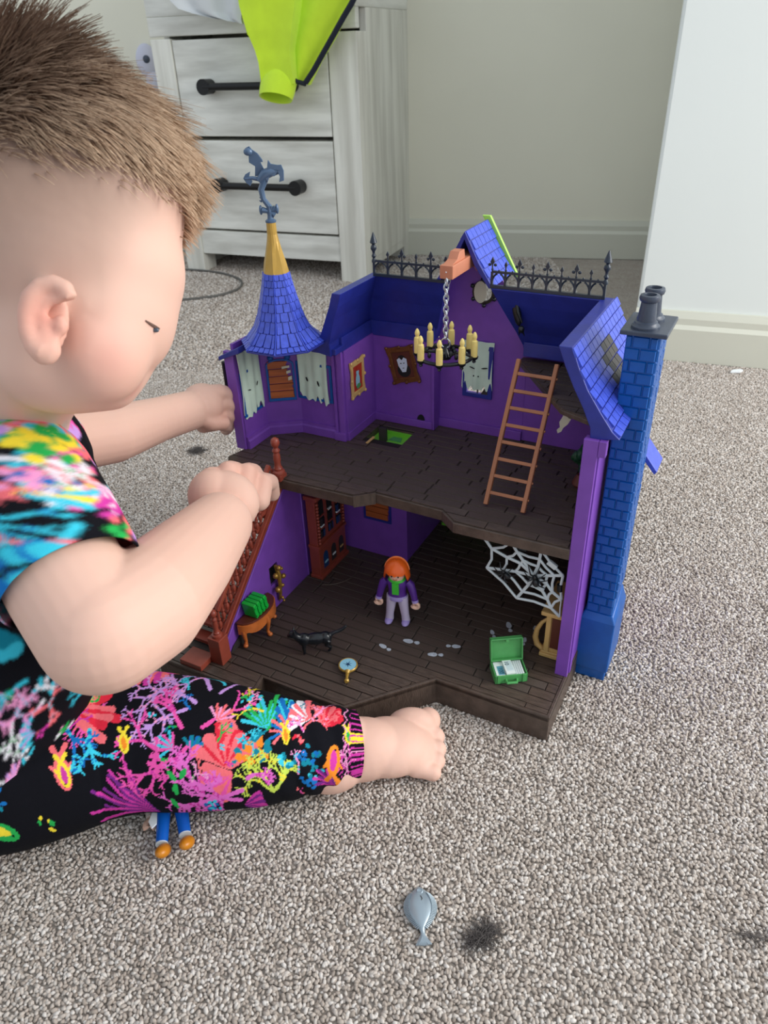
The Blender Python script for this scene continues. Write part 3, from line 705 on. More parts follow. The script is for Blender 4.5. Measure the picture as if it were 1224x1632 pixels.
# ---- chimney
CX0, CX1, CY0, CY1 = .0015, .0245, .0965, .1330
ch = G().box(CX0, CX1, CY0, CY1, .076, .338).obj('chimney', chimb, H_)
G().box(CX0-.0025, CX1+.0025, CY0-.0022, CY1+.005, .0, .014).obj('foot_block', chimb, ch, bevel=.0012)
g = G(); x0, x1, y0, y1 = CX0-.004, CX1+.0045, CY0-.004, CY1+.008
g.add([(x0, y0, .012), (x1, y0, .012), (x1, y1, .012), (x0, y1, .012), (x0, y0, .071), (x1, y0, .071), (x1, y1, .071), (x0, y1, .071), (CX0-.001, CY0-.001, .078), (CX1+.001, CY0-.001, .078), (CX1+.001, CY1, .090), (CX0-.001, CY1, .090)],
      [(3, 2, 1, 0), (0, 1, 5, 4), (1, 2, 6, 5), (2, 3, 7, 6), (3, 0, 4, 7), (4, 5, 9, 8), (5, 6, 10, 9), (6, 7, 11, 10), (7, 4, 8, 11), (8, 9, 10, 11)]); g.obj('plinth', chimb, ch, bevel=.0012)
bm_ = {}
def brick(w_, d_, axis):
    key = (round(w_, 5), axis)
    if key not in bm_:
        g = G(); hx, hz = w_/2, d_/2; t = .0013; e = .0006
        if axis == 'y': vs = [(-hx, 0, -hz), (hx, 0, -hz), (hx, 0, hz), (-hx, 0, hz), (-hx+e, -t, -hz+e), (hx-e, -t, -hz+e), (hx-e, -t, hz-e), (-hx+e, -t, hz-e)]
        else: vs = [(0, -hx, -hz), (0, hx, -hz), (0, hx, hz), (0, -hx, hz), (t, -hx+e, -hz+e), (t, hx-e, -hz+e), (t, hx-e, hz-e), (t, -hx+e, hz-e)]
        g.add(vs, [(3, 2, 1, 0), (4, 5, 6, 7), (0, 1, 5, 4), (1, 2, 6, 5), (2, 3, 7, 6), (3, 0, 4, 7)]); bm_[key] = g.mesh('brick', m=chimb)
    return bm_[key]
rows = 28; bh = (.337-.079)/rows; nb = 0
for r in range(rows):
    z = .079+(r+.5)*bh
    for axis, lo, hi in (('y', CX0, CX1), ('x', CY0, CY1)):
        bl = .0125; x = lo-(bl*.62 if r % 2 else bl*.12)
        while x < hi-.0006:
            a, b = max(x, lo)+.00035, min(x+bl, hi)-.00035; x += bl
            if b-a < .0012: continue
            if axis == 'x' and z < .093: continue
            me = brick(b-a, bh-.0007, axis); o = link('brick', me, ch); pr = random.choice([0, 0, 0, .0003])
            o.location = ((a+b)/2, CY0-pr+.0001, z) if axis == 'y' else (CX1+pr-.0001, (a+b)/2, z); nb += 1
print('bricks', nb)
G().box(CX0-.0045, CX1+.0060, CY0-.005, CY1+.006, .338, .3415).obj('chimney_cap', slate, ch, bevel=.0008)
for (px_, py_) in ((.0125, .1045), (.0125, .1245)):
    G().lathe([(.0102, 0), (.0102, .0016), (.0086, .0028), (.0082, .0042), (.0068, .005), (.0056, .0185), (.0068, .0195), (.0074, .0215), (.0068, .0235), (.0046, .0238), (.0042, .022), (.0038, .010)], (px_, py_, .3415), 20).obj('chimney_pot', slate, ch, smooth=True)
# small hood behind the chimney
hd = G(); hd.add([(.020, .137, .222), (.034, .137, .206), (.036, .137, .209), (.020, .137, .229), (.020, .165, .222), (.034, .165, .206), (.036, .165, .209), (.020, .165, .229)],
    [(0, 1, 2, 3), (7, 6, 5, 4), (0, 4, 5, 1), (1, 5, 6, 2), (2, 6, 7, 3), (3, 7, 4, 0)])
hd.box(-.001, .021, .142, .162, .214, .222); hd.obj('side_hood', shing, H_, bevel=.0005)

# ---- stairs and banister
st = G()
nst = 11; 
for i in range(nst):
    t = i/nst; y = -.060+t*.115; z = Z0+(i+1)*(Z2-Z0)/nst
    G().box(-.350, -.3008, y, y+.013, z-.0045, z-.001).box(-.350, -.3008, y+.0095, y+.0118, z-.0127, z-.003).obj('stair_tread', red, H_)
rail = G()
rail.bar((-.2985, -.060, .0545), (-.2985, .061, .1655), .0052, .0042, up=(1, 0, 0)); bn_ = rail.obj('banister', red, H_, bevel=.0006)
G().bar((-.2955, -.060, .0545), (-.2955, .061, .1655), .0012, .0014, up=(1, 0, 0)).obj('rail_bead', red, bn_)
G().bar((-.3030, -.056, .0825), (-.3030, .047, .1850), .0046, .004, up=(1, 0, 0)).obj('hand_rail', red, bn_, bevel=.0008)
for i in range(17):
    t = (i+.7)/17.4; y = -.060+t*.115; zb = .0545+(y+.060)*(.111/.121); ht = .0225
    prof = [(.0019, 0), (.0019, .0015), (.0011, .003), (.0021, .006), (.0023, .009), (.0012, .0115), (.0020, .0135), (.0012, .0155), (.0017, .019), (.0010, .0215), (.0015, ht+.001)]
    G().lathe(prof, (-.3030, y, zb), 8).obj('baluster', red, bn_, smooth=True)
def newel(x, y, z, base_h, k=1.0, sq=.0058):
    g = G().box(x-sq, x+sq, y-sq, y+sq, z-base_h, z).obj('newel_block', red, H_, bevel=.0007)
    G().lathe([(.0062, 0), (.0066, .0015), (.0062, .003), (.0042, .0042), (.0046, .0062), (.0036, .0075), (.0030, .012), (.0037, .015), (.0034, .020), (.0028, .0228), (.0038, .0242), (.0038, .0255), (.0024, .0272), (.0022, .0282), (.0038, .0305), (.0045, .0335), (.0036, .0368), (.0012, .0385)], (x, y, z), 14, M=Matrix.Translation((x, y, z)) @ Matrix.Scale(k, 4)).obj('newel_post', red, g, smooth=True)
newel(-.2975, .054, Z2+.004, .006, 1.0, .0056)
newel(-.3005, -.0645, .060, .030, .8, .0068)
G().box(-.333, -.3075, -.086, -.066, Z0, Z0+.006).obj('bottom_step', red, H_, bevel=.0006)

# ---- circular groove in floor by the bookcase and footprints printed on the floor
arc = [(-.285+.034*math.cos(a), .108+.034*math.sin(a), Z0+.0006) for a in np.linspace(-1.25, .75, 18)]
G().tube(arc, .00045, 5).obj('swing_groove', mat('worn_arc', (96, 84, 74), .5), base)
def footprint(x, y, ang, s=1.0):
    g = G(); M_ = Matrix.Translation((x, y, Z0+.00045)) @ Matrix.Rotation(ang, 4, 'Z') @ Matrix.Scale(s, 4)
    for cx, rx, ry in ((0, .0052, .0029), (-.0088, .0028, .0023)):
        vs = [(cx+rx*math.cos(t), ry*math.sin(t)*(1+.12*math.cos(t*3)), z) for z in (0, .00025) for t in np.linspace(0, 2*math.pi, 14, endpoint=False)]
        g.add(vs, [tuple(range(13, -1, -1)), tuple(range(14, 28))]+[(i, (i+1) % 14, 14+(i+1) % 14, 14+i) for i in range(14)], M_)
    g.obj('footprint', footp, base)
for x, y, a, s in ((-.170, .018, 2.9, .85), (-.151, .035, 3.3, 1.0), (-.122, .028, 3.5, .9), (-.106, .048, .35, .85), (-.082, .082, 2.2, .7), (-.071, .099, 2.1, .9), (-.050, .085, 1.7, .7), (-.046, .106, 1.8, .7)): footprint(x, y, a, s)

# ================================================================ THINGS IN THE PLAYHOUSE
ZF = Z0+.0006; ZU = Z2+.0006
# ladder
lt, lb = .283, ZU+.0005; Ld = Vector((0, .1555-.086, lt-lb)); LL = Ld.length; la = math.atan2(Ld.y, Ld.z)
lad = thing('ladder', 'orange-brown plastic ladder leaning up against the loft edge', 'ladder', (-.0795, .086, lb+.0008), R=RX(-la))
for sx in (-1, 1):
    G().box(sx*.0172-.0020, sx*.0172+.0020, -.0024, .0024, 0, LL).obj('side_rail', wood, lad, bevel=.0009)
for i in range(8):
    z = .0115+i*(LL-.022)/7.15
    G().box(-.0155, .0155, -.0016, .0016, z-.0015, z+.0015).obj('rung', wood, lad, bevel=.0003)
    G().tube([(.0190, 0, z), (.0203, 0, z)], .0011, 8).obj('rung_peg', wood, lad)
# chandelier
hub = Vector((-.165, .15, 0))
hb = thing('hoist_beam', 'salmon-brown plastic beam sticking out of the gable above the chandelier', 'beam', (-.165, .185, .3535))
g = G(); g.add([(-.0062, -.036, -.005), (.0062, -.036, -.005), (.0062, .036, -.005), (-.0062, .036, -.005), (-.0062, -.036, .0065), (.0062, -.036, .0065), (.0062, .036, .0065), (-.0062, .036, .0065)],
   [(3, 2, 1, 0), (4, 5, 6, 7), (0, 1, 5, 4), (1, 2, 6, 5), (2, 3, 7, 6), (3, 0, 4, 7)]); g.obj('beam', beamm, hb, bevel=.0006)
G().plate([(-.033, .0065), (-.004, .0065), (-.006, .0145), (-.017, .0145), (-.022, .0090)], (-.0045, 0, 0), (0, 1, 0), (0, 0, 1), .009).obj('saddle', beamm, hb, bevel=.0003)
G().plate([(.018, -.005), (.034, -.005), (.034, -.013), (.029, -.013)], (.0032, 0, 0), (0, 1, 0), (0, 0, 1), .003).obj('bracket', beamm, hb, bevel=.0003)
G().ell((0, -.0361, .001), (.0007, .0004, .0007), n=8, k=5).obj('pin', white, hb)
cd = thing('chandelier', 'round black chandelier with eight cream candles hanging on a chain', 'chandelier', (-.165, .150, .2795))
ztop = .3485-.2795; n = 11
for i in range(n):
    z = .016+(ztop-.016)*(i+.5)/n; h = (ztop-.016)/n*.72; sx = .0021
    pts = [(sx*math.cos(a), 0, h*math.sin(a)) for a in np.linspace(0, 2*math.pi, 10, endpoint=False)]
    R_ = RZ(math.pi/4 if i % 2 else -math.pi/4); pts = [R_ @ Vector(p)+Vector((0, 0, z)) for p in pts]
    G().tube(pts, .0008, 6, closed=True).obj('chain_link', steel, cd, smooth=True)
pts = [(.0045*math.cos(a), 0, .0115+.0045*math.sin(a)) for a in np.linspace(0, 2*math.pi, 14, endpoint=False)]
G().tube(pts, .0007, 6, closed=True).obj('hook_ring', steel, cd, smooth=True)
RR = .0250
wh = G(); wh.tube([(RR*math.cos(a), RR*math.sin(a), 0) for a in np.linspace(0, 2*math.pi, 32, endpoint=False)], .0018, 8, closed=True)
wh.lathe([(.0052, -.003), (.0062, 0), (.0048, .003), (.0028, .006), (.0020, .008)], n=12)
for i in range(8):
    a = i*math.pi/4+.2; d = Vector((math.cos(a), math.sin(a), 0))
    if i % 2 == 0: wh.tube([d*.004, d*.010+Vector((0, 0, .003)), d*.018+Vector((0, 0, .0028)), d*RR], [.0019, .0015, .0015, .0016], 6)
    for s in (.35, .7): wh.ell(d*RR*s+Vector((0, 0, .0035)), (.0019, .0019, .0030), n=8, k=5)
wo = wh.obj('wheel', blacki, cd, smooth=True)
for i in range(8):
    a = i*math.pi/4+.2; d = Vector((math.cos(a), math.sin(a), 0))*(RR+.0015)
    G().lathe([(.0006, -.0055), (.0018, -.0045), (.0014, -.003), (.0036, -.001), (.0040, .0006), (.0028, .0008)], d, 12).obj('candle_cup', blacki, cd, smooth=True)
    h = G().lathe([(.0031, .0006), (.0031, .0125), (.0028, .0152), (.0017, .0160), (.0016, .0166), (.0023, .0182), (.0023, .0200), (.0013, .0226), (.0003, .0236)], d, 12)
    h.ell(d+Vector((.0022, -.001, .010)), (.0010, .0010, .004), n=6, k=5); h.obj('candle', cream, cd, smooth=True)
# paintings
def painting(label, loc, R, w_, h_, kind):
    t = thing('painting', label, 'painting', loc, R=R, group='framed pictures on the alcove walls')
    out = []; n = 7   # wavy outer edge; local x across, z up, faces -y
    c = [(-w_/2, -h_/2), (w_/2, -h_/2), (w_/2, h_/2), (-w_/2, h_/2)]
    for i in range(4):
        a, b = Vector(c[i]), Vector(c[(i+1) % 4]); d = (b-a); nr = Vector((d.y, -d.x)).normalized()
        for k in range(n): s = k/n; out.append(tuple(a+d*s+nr*(.0007*math.sin(s*math.pi*4+.5)-.0012*math.sin(s*math.pi))))
    inn = [(-w_*.33, -h_*.34), (w_*.33, -h_*.34), (w_*.33, h_*.34), (-w_*.33, h_*.34)]
    fm = bronze if kind == 'face' else beige
    f = G().plate(out, (0, 0, 0), (1, 0, 0), (0, 0, 1), .0022, holes=[inn[::-1]]).obj('frame', fm, t, bevel=.0005)
    for i in range(4): 
        a, b = Vector(c[i]), Vector(c[(i+1) % 4]); 
        for s in (0, .5): q = a+(b-a)*s; q *= .93; G().ell((q.x, -.0024, q.y), (.0019, .0012, .0019), n=8, k=6).obj('frame_boss', fm, f, smooth=True)
    bgm = maroon if kind == 'face' else redp
    p = G().box(-w_*.34, w_*.34, -.0010, -.0004, -h_*.35, h_*.35).obj('canvas', bgm, t)
    def disc(cx, cz, rx, rz, m, y, nm='print_shape', pts=None):
        pts = pts or [(cx+rx*math.cos(a), cz+rz*math.sin(a)) for a in np.linspace(0, 2*math.pi, 14, endpoint=False)]
        G().plate(pts, (0, y, 0), (1, 0, 0), (0, 0, 1), .00012).obj(nm, m, p)
    if kind == 'face':   # plain pale pointed face above a dark cloak
        disc(0, -.006, .0078, .0075, blk, -.0012); disc(0, .003, .0058, .0075, blk, -.0013)
        disc(0, 0, 0, 0, facep, -.0015, pts=[(-.0058, .0060), (-.0026, .0078), (0, .0050), (.0026, .0078), (.0058, .0060), (.0052, -.001), (.0022, -.0078), (-.0022, -.0078), (-.0052, -.001)])
        disc(-.0018, .0018, .0010, .0005, blk, -.0017); disc(.0018, .0018, .0010, .0005, blk, -.0017); disc(0, -.0035, .0012, .0004, blk, -.0017)
    else:
        disc(.000, -.004, .0042, .0085, bluep, -.0012); disc(0, .0055, .0028, .0034, bluep, -.0013); disc(.0005, .0092, .0034, .0022, redp, -.0014)
        disc(.001, -.0095, .0044, .0026, green, -.0014)
    return t
painting('small wavy gold framed red picture on the alcove side wall', (-.2731, .1715, .2335), RZ(math.pi/2), .0285, .0400, 'fig')
painting('tilted bronze framed picture of a pale face on the alcove back wall', (-.2385, .2107, .2385), RY(math.radians(-13)), .0330, .0410, 'face')
# bookcase
bc = thing('bookcase', 'reddish-brown plastic bookcase set in the arched doorway under the stairs', 'bookcase', (-.2795, .1115, ZF), rz=0)
BWD = .0275
g = G().box(-.0125, 0, -BWD, BWD, 0, .040); g.box(-.0125, -.0015, -BWD+.001, BWD-.001, .040, .100); g.obj('carcass', red, bc, bevel=.0005)
G().box(-.013, .0022, -BWD-.0015, BWD+.0015, .0, .004).obj('moulding', red, bc, bevel=.0006); G().box(-.013, .0016, -BWD-.001, BWD+.001, .039, .0425).obj('moulding', red, bc, bevel=.0006)
G().box(-.013, .0030, -BWD-.0025, BWD+.0025, .099, .104).obj('cornice', red, bc, bevel=.001)
for i in range(3):
    yc = -BWD+.0115+i*.0163; 
    G().plate([(yc-.0048, .048), (yc+.0048, .048), (yc+.0048, .090), (yc+.003, .0945), (yc-.003, .0945), (yc-.0048, .090)], (-.00140, 0, 0), (0, 1, 0), (0, 0, 1), .0004).obj('bay_recess', dark, bc)
    for k in range(2):
        G().box(-.0011, .0004, yc-.0046, yc+.0046, .0605+k*.015, .0618+k*.015).obj('shelf', red, bc)
        for j in range(4):
            G().box(-.0011, .0002, yc-.0042+j*.0021, yc-.0025+j*.0021, .0495+k*.015-(.0 if k else 0), .0575+k*.015).obj('book_spine', random.choice([glassd, blk, slate, darkins]), bc)
    G().box(-.0011, .0006, yc-.0044, yc+.002, .0628+(i % 2)*.013, .0645+(i % 2)*.013).obj('white_book', white, bc)
for s in (-1, 1):
    for k in range(13): G().ell((.0003, s*(BWD-.0026), .0455+k*.0040), (.0019, .0019, .0019), n=8, k=6).obj('bead', red, bc, smooth=True)
for i in range(3):
    yc = -BWD+.0115+i*.0163; arch = [(yc-.0048, .010), (yc+.0048, .010)]+[(yc+.0048*math.cos(a), .024+.007*math.sin(a)) for a in np.linspace(0, math.pi, 7)]
    G().plate(arch, (.0002, 0, 0), (0, 1, 0), (0, 0, 1), .0003).obj('cupboard_panel', [glassd, darkins, darkins][i], bc)
    G().box(.0004, .0012, yc-.003, yc+.003, .0165, .0185).obj('panel_print', [bluep, white, beige][i], bc)
# wall lamp (gold)
wl = thing('wall_sconce', 'ornate gold key-shaped fitting stuck in a hole in the stair wall', 'sconce', (-.2955, .0275, .060))
g = G().tube([(0, 0, -.022), (.002, 0, -.014), (.003, 0, 0), (.003, 0, .012), (0, 0, .022)], [.0012, .0018, .0021, .0026, .0017], 8)
g.obj('stem', brass, wl, smooth=True)
for (y, z, r) in ((-.0062, .014, .0032), (.0058, .006, .0028), (-.0055, -.004, .0034), (.0026, -.0035, .0022), (0, .020, .0030), (0, -.018, .0019), (.002, -.023, .0015), (.004, .0165, .002)):
    G().ell((.004, y, z), r, n=10, k=8).obj('knob', brass, wl, smooth=True)
# console table
tb = thing('console_table', 'small shiny orange-brown curved-leg table against the stair wall', 'table', (-.2960, -.0165, ZF))
top = [(.0, -.0262)]+[(.0175*math.cos(a)**.8 if math.cos(a) > 0 else 0, .0262*math.sin(a)) for a in np.linspace(-1.5, 1.5, 13)]+[(.0, .0262)]
G().plate(top, (.0003, 0, .0275), (1, 0, 0), (0, 1, 0), .0022).obj('table_top', maroon, tb, bevel=.0006)
ap = []; 
for i, a in enumerate(np.linspace(-1.5, 1.5, 19)):
    x, y = .0185*max(0, math.cos(a))**.8, .0272*math.sin(a); lo = .0195-.003*abs(math.sin(a*3)); ap.append((x, y, lo))
g = G(); vs = []
for x, y, lo in ap: vs += [(x+.0003, y, .0278), (x*.86+.0003, y*.9, .0278), (x*.86+.0003, y*.9, lo), (x+.0003, y, lo)]
fs = []
for i in range(len(ap)-1):
    for k in range(4): fs.append((i*4+k, i*4+(k+1) % 4, (i+1)*4+(k+1) % 4, (i+1)*4+k))
fs += [(0, 1, 2, 3), tuple(len(vs)-4+k for k in (3, 2, 1, 0))]; g.add(vs, fs); g.obj('apron', orange, tb, smooth=True)
for a in (-1.2, 0.0, 1.2):
    x, y = .0165*math.cos(a), .0240*math.sin(a); ox, oy = math.cos(a), math.sin(a)
    pts = [(x, y, .025), (x+ox*.0018, y+oy*.0018, .019), (x+ox*.0008, y+oy*.0008, .012), (x-ox*.0006, y-oy*.0006, .006), (x+ox*.001, y+oy*.001, .0022), (x+ox*.0022, y+oy*.0022, .0011)]
    G().tube(pts, [.0028, .0027, .0021, .0016, .0020, .0019], 10).ell((x+ox*.0020, y+oy*.0020, .0021), (.0026, .0026, .0021), n=10, k=7).obj('leg', orange, tb, smooth=True)
# green books
for i in range(4):
    lab = ['bright green book at the front end of the row on the console table', 'second bright green book from the front on the console table', 'third bright green book from the front on the console table', 'bright green book at the far end of the row on the console table'][i]
    t = thing('book', lab, 'book', (-.2875, -.0290+i*.0052, ZF+.0300), R=RX(.16), group='green books on the console table')
    G().box(-.0075, .0075, 0, .0042, 0, .0165).obj('cover', bgreen, t, bevel=.0008)
    G().box(.0074, .0081, .0004, .0038, .003, .0045).box(.0074, .0081, .0004, .0038, .0125, .014).obj('spine_band', bgreen, t)
# cat
def cat():
    t = thing('toy_cat', 'small shiny black plastic cat with a raised tail on the brown floor', 'cat figure', (-.2265, -.0170, ZF), rz=math.radians(38))
    # local +x is towards the tail
    g = G(); g.ell((.003, 0, .0158), (.0130, .0058, .0062), n=18, k=12); g.ell((-.008, 0, .0168), (.0066, .0056, .0068), n=14, k=10); g.ell((.012, 0, .0152), (.0066, .0058, .0066), n=14, k=10)
    g.tube([(-.011, 0, .018), (-.0165, .0, .0235)], [.0042, .0036], 10); g.ell((-.0180, 0, .0250), (.0048, .0042, .0040), n=14, k=10); g.ell((-.0218, 0, .0238), (.0022, .0024, .0019), n=10, k=8)
    for s in (-1, 1):
        g.tube([(-.0170, s*.0026, .0275), (-.0165, s*.0032, .0318)], [.0018, .0003], 6)
        g.tube([(-.0085, s*.0030, .015), (-.0092, s*.0030, .007), (-.0088, s*.0030, .0016), (-.0105, s*.003, .0010)], [.0026, .0017, .0015, .0012], 8)
        g.tube([(.0145, s*.0032, .0145), (.0125, s*.0034, .0085), (.0165, s*.0034, .0052), (.0148, s*.0034, .0014), (.0130, s*.0034, .0010)], [.0034, .0023, .0015, .0014, .0012], 8)
    g.tube([(.0165, 0, .0175), (.0210, 0, .0200), (.0255, 0, .0210), (.0300, 0, .0232), (.0330, 0, .0262)], [.0024, .0019, .0018, .0017, .0013], 8)
    o = g.obj('body', blacki, t, smooth=True); rm = o.modifiers.new('r', 'REMESH'); rm.mode = 'VOXEL'; rm.voxel_size = .0006; rm.use_smooth_shade = True
    sm = o.modifiers.new('s', 'SMOOTH'); sm.iterations = 4
    for s in (-1, 1): G().ell((-.0208, s*.0022, .0258), .0006, n=8, k=5).obj('eye', gold, t)
cat()
# hand mirror
ms = thing('hand_mirror', 'gold hand mirror with a round pale blue glass lying near the cat', 'mirror', (-.1860, -.0215, ZF+.0022), rz=math.radians(-64))
G().lathe([(.0080, -.0016), (.0090, -.0006), (.0090, .0010), (.0084, .0016), (.0079, .0014), (.0079, .0010), (.0001, .0010)], n=28).obj('frame', gold, ms, smooth=True)
G().lathe([(.0079, .0010), (.0077, .0014), (.0001, .0014)], n=28).obj('glass', glassb, ms)
g = G()
for i in range(7):
    a = i*.9; g.plate([(.0003, -.0005), (.0042+.0016*math.sin(i*3), .0002), (.0004, .0006)], (0, 0, .00145), (math.cos(a), math.sin(a), 0), (-math.sin(a), math.cos(a), 0), .0001)
g.obj('splash_print', glassd, ms)
G().tube([(.0080, 0, 0), (.0105, 0, 0), (.0120, 0, 0), (.0150, 0, 0), (.0185, 0, 0), (.0200, 0, 0), (.0215, 0, 0)], [.0030, .0015, .0018, .0012, .0017, .0025, .0016], 10).obj('handle', gold, ms, smooth=True)
# briefcase
bf = thing('briefcase', 'open green toy briefcase with its lid up, packed with banknotes', 'briefcase', (-.0485, .0335, ZF), rz=math.radians(33))
W2, D2, HB = .0150, .0105, .0095
g = G().box(-W2, W2, -D2, D2, 0, .0012).box(-W2, W2, -D2, -D2+.0012, 0, HB).box(-W2, W2, D2-.0012, D2, 0, HB).box(-W2, -W2+.0012, -D2, D2, 0, HB).box(W2-.0012, W2, -D2, D2, 0, HB)
g.obj('case', green, bf, bevel=.0005)
for s in (-1, 1): G().box(s*.0115-.0014, s*.0115+.0014, -D2-.0010, -D2+.0002, .001, HB+.0006).obj('latch', green, bf, bevel=.0003)
G().tube([(-.0050, -D2, .0045), (-.0044, -D2-.0038, .0040), (.0044, -D2-.0038, .0040), (.0050, -D2, .0045)], .0013, 8).obj('handle', green, bf, smooth=True)
LR = Matrix.Rotation(math.radians(-14), 4, 'X'); LM = Matrix.Translation((0, D2+.0006, HB)) @ LR
g = G(); LH = .0225
g.box(-W2, W2, 0, .0012, 0, LH, LM).box(-W2, W2, -.004, 0, 0, .0012, LM).box(-W2, W2, -.004, 0, LH-.0012, LH, LM).box(-W2, -W2+.0012, -.004, 0, 0, LH, LM).box(W2-.0012, W2, -.004, 0, 0, LH, LM)
g.box(-.001, .002, -.0042, -.001, LH-.004, LH-.001, LM); g.obj('lid', green, bf, bevel=.0005)
for s in (-1, 1): G().tube([(s*.0105-.002, D2+.0002, HB), (s*.0105+.002, D2+.0002, HB)], .0011, 8).obj('hinge', green, bf, smooth=True)
def text_mesh(s, size, m, parent, M):
    cu = bpy.data.curves.new('t', 'FONT'); cu.body = s; cu.size = size; cu.align_x = 'CENTER'; cu.align_y = 'CENTER'; cu.extrude = .00004
    tmp = bpy.data.objects.new('t', cu); COL.objects.link(tmp); dg = bpy.context.evaluated_depsgraph_get(); dg.update()
    me = bpy.data.meshes.new_from_object(tmp.evaluated_get(dg)); COL.objects.unlink(tmp); bpy.data.objects.remove(tmp)
    me.transform(M); me.materials.clear(); me.materials.append(m); return link('numeral', me, parent)
BFM = Matrix.Translation((-.0485, .0335, ZF)) @ Matrix.Rotation(math.radians(33), 4, 'Z')
for i, (x, tilt, txt, lab) in enumerate(((-.0090, 0, '100', 'blue printed banknote bundle marked 100 in the briefcase'), (-.0005, .05, '10', 'white banknote bundle marked 10 in the middle of the briefcase'), (.0084, 0, '', 'plain ribbed banknote bundle at the right of the briefcase'))):
    q = BFM @ Vector((x, 0, .0014)); t = thing('banknote_bundle', lab, 'banknotes', q, rz=math.radians(33)+tilt, group='banknote bundles in the green briefcase')
    hh_ = .0072 if i != 1 else .0095
    g = G().box(-.0041, .0041, -.0088, .0088, 0, hh_).obj('notes', paper, t, bevel=.0002)
    if txt == '100': G().box(-.0018, .0038, -.0080, .0030, hh_, hh_+.00012).obj('tint', inkm, t)
    if txt == '10': G().box(-.0022, .0036, -.0060, .0060, hh_, hh_+.0001).obj('tint', mat('pale_tint', (206, 224, 226), .6), t)
    if txt: text_mesh(txt, .0052, inkd, t, Matrix.Translation((.0008 if i == 0 else -.001, -.003 if i == 0 else .0035, hh_+.0002)) @ Matrix.Rotation(-math.pi/2, 4, 'Z'))
    else:
        for k in range(4): G().box(-.0036+k*.0019, -.0030+k*.0019, -.0086, .0086, hh_, hh_+.0003).obj('note_edge', mat('grey_line_%d' % k, (190, 200, 204), .6) if k == 0 else MATS['grey_line_0'], t)
# fireplace at the right wall
fp = thing('fireplace', 'beige toy fireplace with brown side panel against the right wall', 'fireplace', (-.0115, .0700, ZF))
g = G().box(-.0200, -.0004, 0, .050, 0, .004).box(-.0185, -.0004, .001, .049, .004, .0065); g.obj('plinth', beige, fp, bevel=.0007)
g = G().box(-.0165, -.0004, .0025, .0475, .0065, .049); g.obj('body', beige, fp, bevel=.0004)
G().box(-.0112, -.0008, .0018, .0026, .0115, .0465).obj('side_panel', maroon, fp)
G().box(-.0165, -.0118, .0008, .0030, .0065, .049).obj('pilaster', beige, fp, bevel=.0006)
G().box(-.0215, -.0004, -.001, .051, .0490, .0535).obj('mantel', beige, fp, bevel=.0010)
ar = [(-.0200-.0075*math.sin(t), .006+.0, .0045+.0300*(1-math.cos(t))/1.0*.62) for t in np.linspace(0, 2.2, 10)]
g = G().tube([(-.0185, .007, .0030), (-.0245, .008, .0065), (-.0270, .009, .0135), (-.0262, .010, .0225), (-.0225, .011, .0310), (-.0175, .012, .0370)], [.0026, .0030, .0028, .0024, .0019, .0014], 10); g.obj('curved_surround', beige, fp, smooth=True)
# spider web
wx = lambda u, z: (u, .0640, z)
wb = thing('spider_web', 'pale grey plastic spider web under the upper floor by the right wall', 'spider web', (0, 0, 0))
hw_inv = None
def web_pt(px, py, yy=.0640):
    o_ = MH.inverted() @ Vector((0, 0, CAMH)); d_ = (MH.inverted().to_3x3()) @ ray(px, py); t_ = (yy-o_.y)/d_.y; q_ = o_+d_*t_; return Vector((min(q_.x, -.0118), yy, min(q_.z, .1575)))
PX = lambda x, y: (760+x/7.65, 840+y/7.65)
rings = {  # spokes from centre outwards (crop points)
 'c': (690, 590),
 's': [[(530, 440), (365, 365), (180, 260), (70, 100)], [(560, 400), (490, 300), (425, 185)], [(745, 480), (765, 390), (785, 275)], [(860, 590), (945, 590), (1050, 590)], [(850, 690), (920, 790), (1030, 880)],
       [(800, 780), (860, 880), (905, 985), (1010, 1090)], [(630, 700), (555, 785), (485, 865)], [(470, 540), (320, 520), (120, 495)]]}
webv = G(); c_ = web_pt(*PX(*rings['c']))
for s_ in rings['s']:
    webv.tube([c_]+[web_pt(*PX(*p)) for p in s_], .00145, 6)
for lv in range(3):
    ns = len(rings['s'])
    for i in range(ns):
        a, b = rings['s'][i], rings['s'][(i+1) % ns]
        if i == 0: pa, pb = a[lv], b[lv]
        else: pa, pb = a[min(lv, len(a)-1)], b[min(lv, len(b)-1)]
        A, B = web_pt(*PX(*pa)), web_pt(*PX(*pb)); mid = (A+B)/2+(c_-(A+B)/2)*.06
        webv.tube([A, mid, B], .00125, 6)
webv.tube([web_pt(*PX(70, 100)), web_pt(*PX(250, 140)), web_pt(*PX(425, 185))], .0006, 6)
webv.tube([web_pt(*PX(1030, 880)), web_pt(*PX(1015, 980)), web_pt(*PX(1010, 1090))], .0007, 6)
webv.obj('strands', webm, wb, smooth=True)
for p0, p1 in (((520, 250), (610, 268)), ((1010, 700), (1010, 780))): G().tube([web_pt(*PX(*p0)), web_pt(*PX(*p1))], .0024, 8).obj('clip', blacki, wb)
G().bar(web_pt(*PX(870, 420)), web_pt(*PX(970, 500)), .005, .003, up=(0, 1, 0)).obj('joint_sleeve', webm, wb, bevel=.0005)
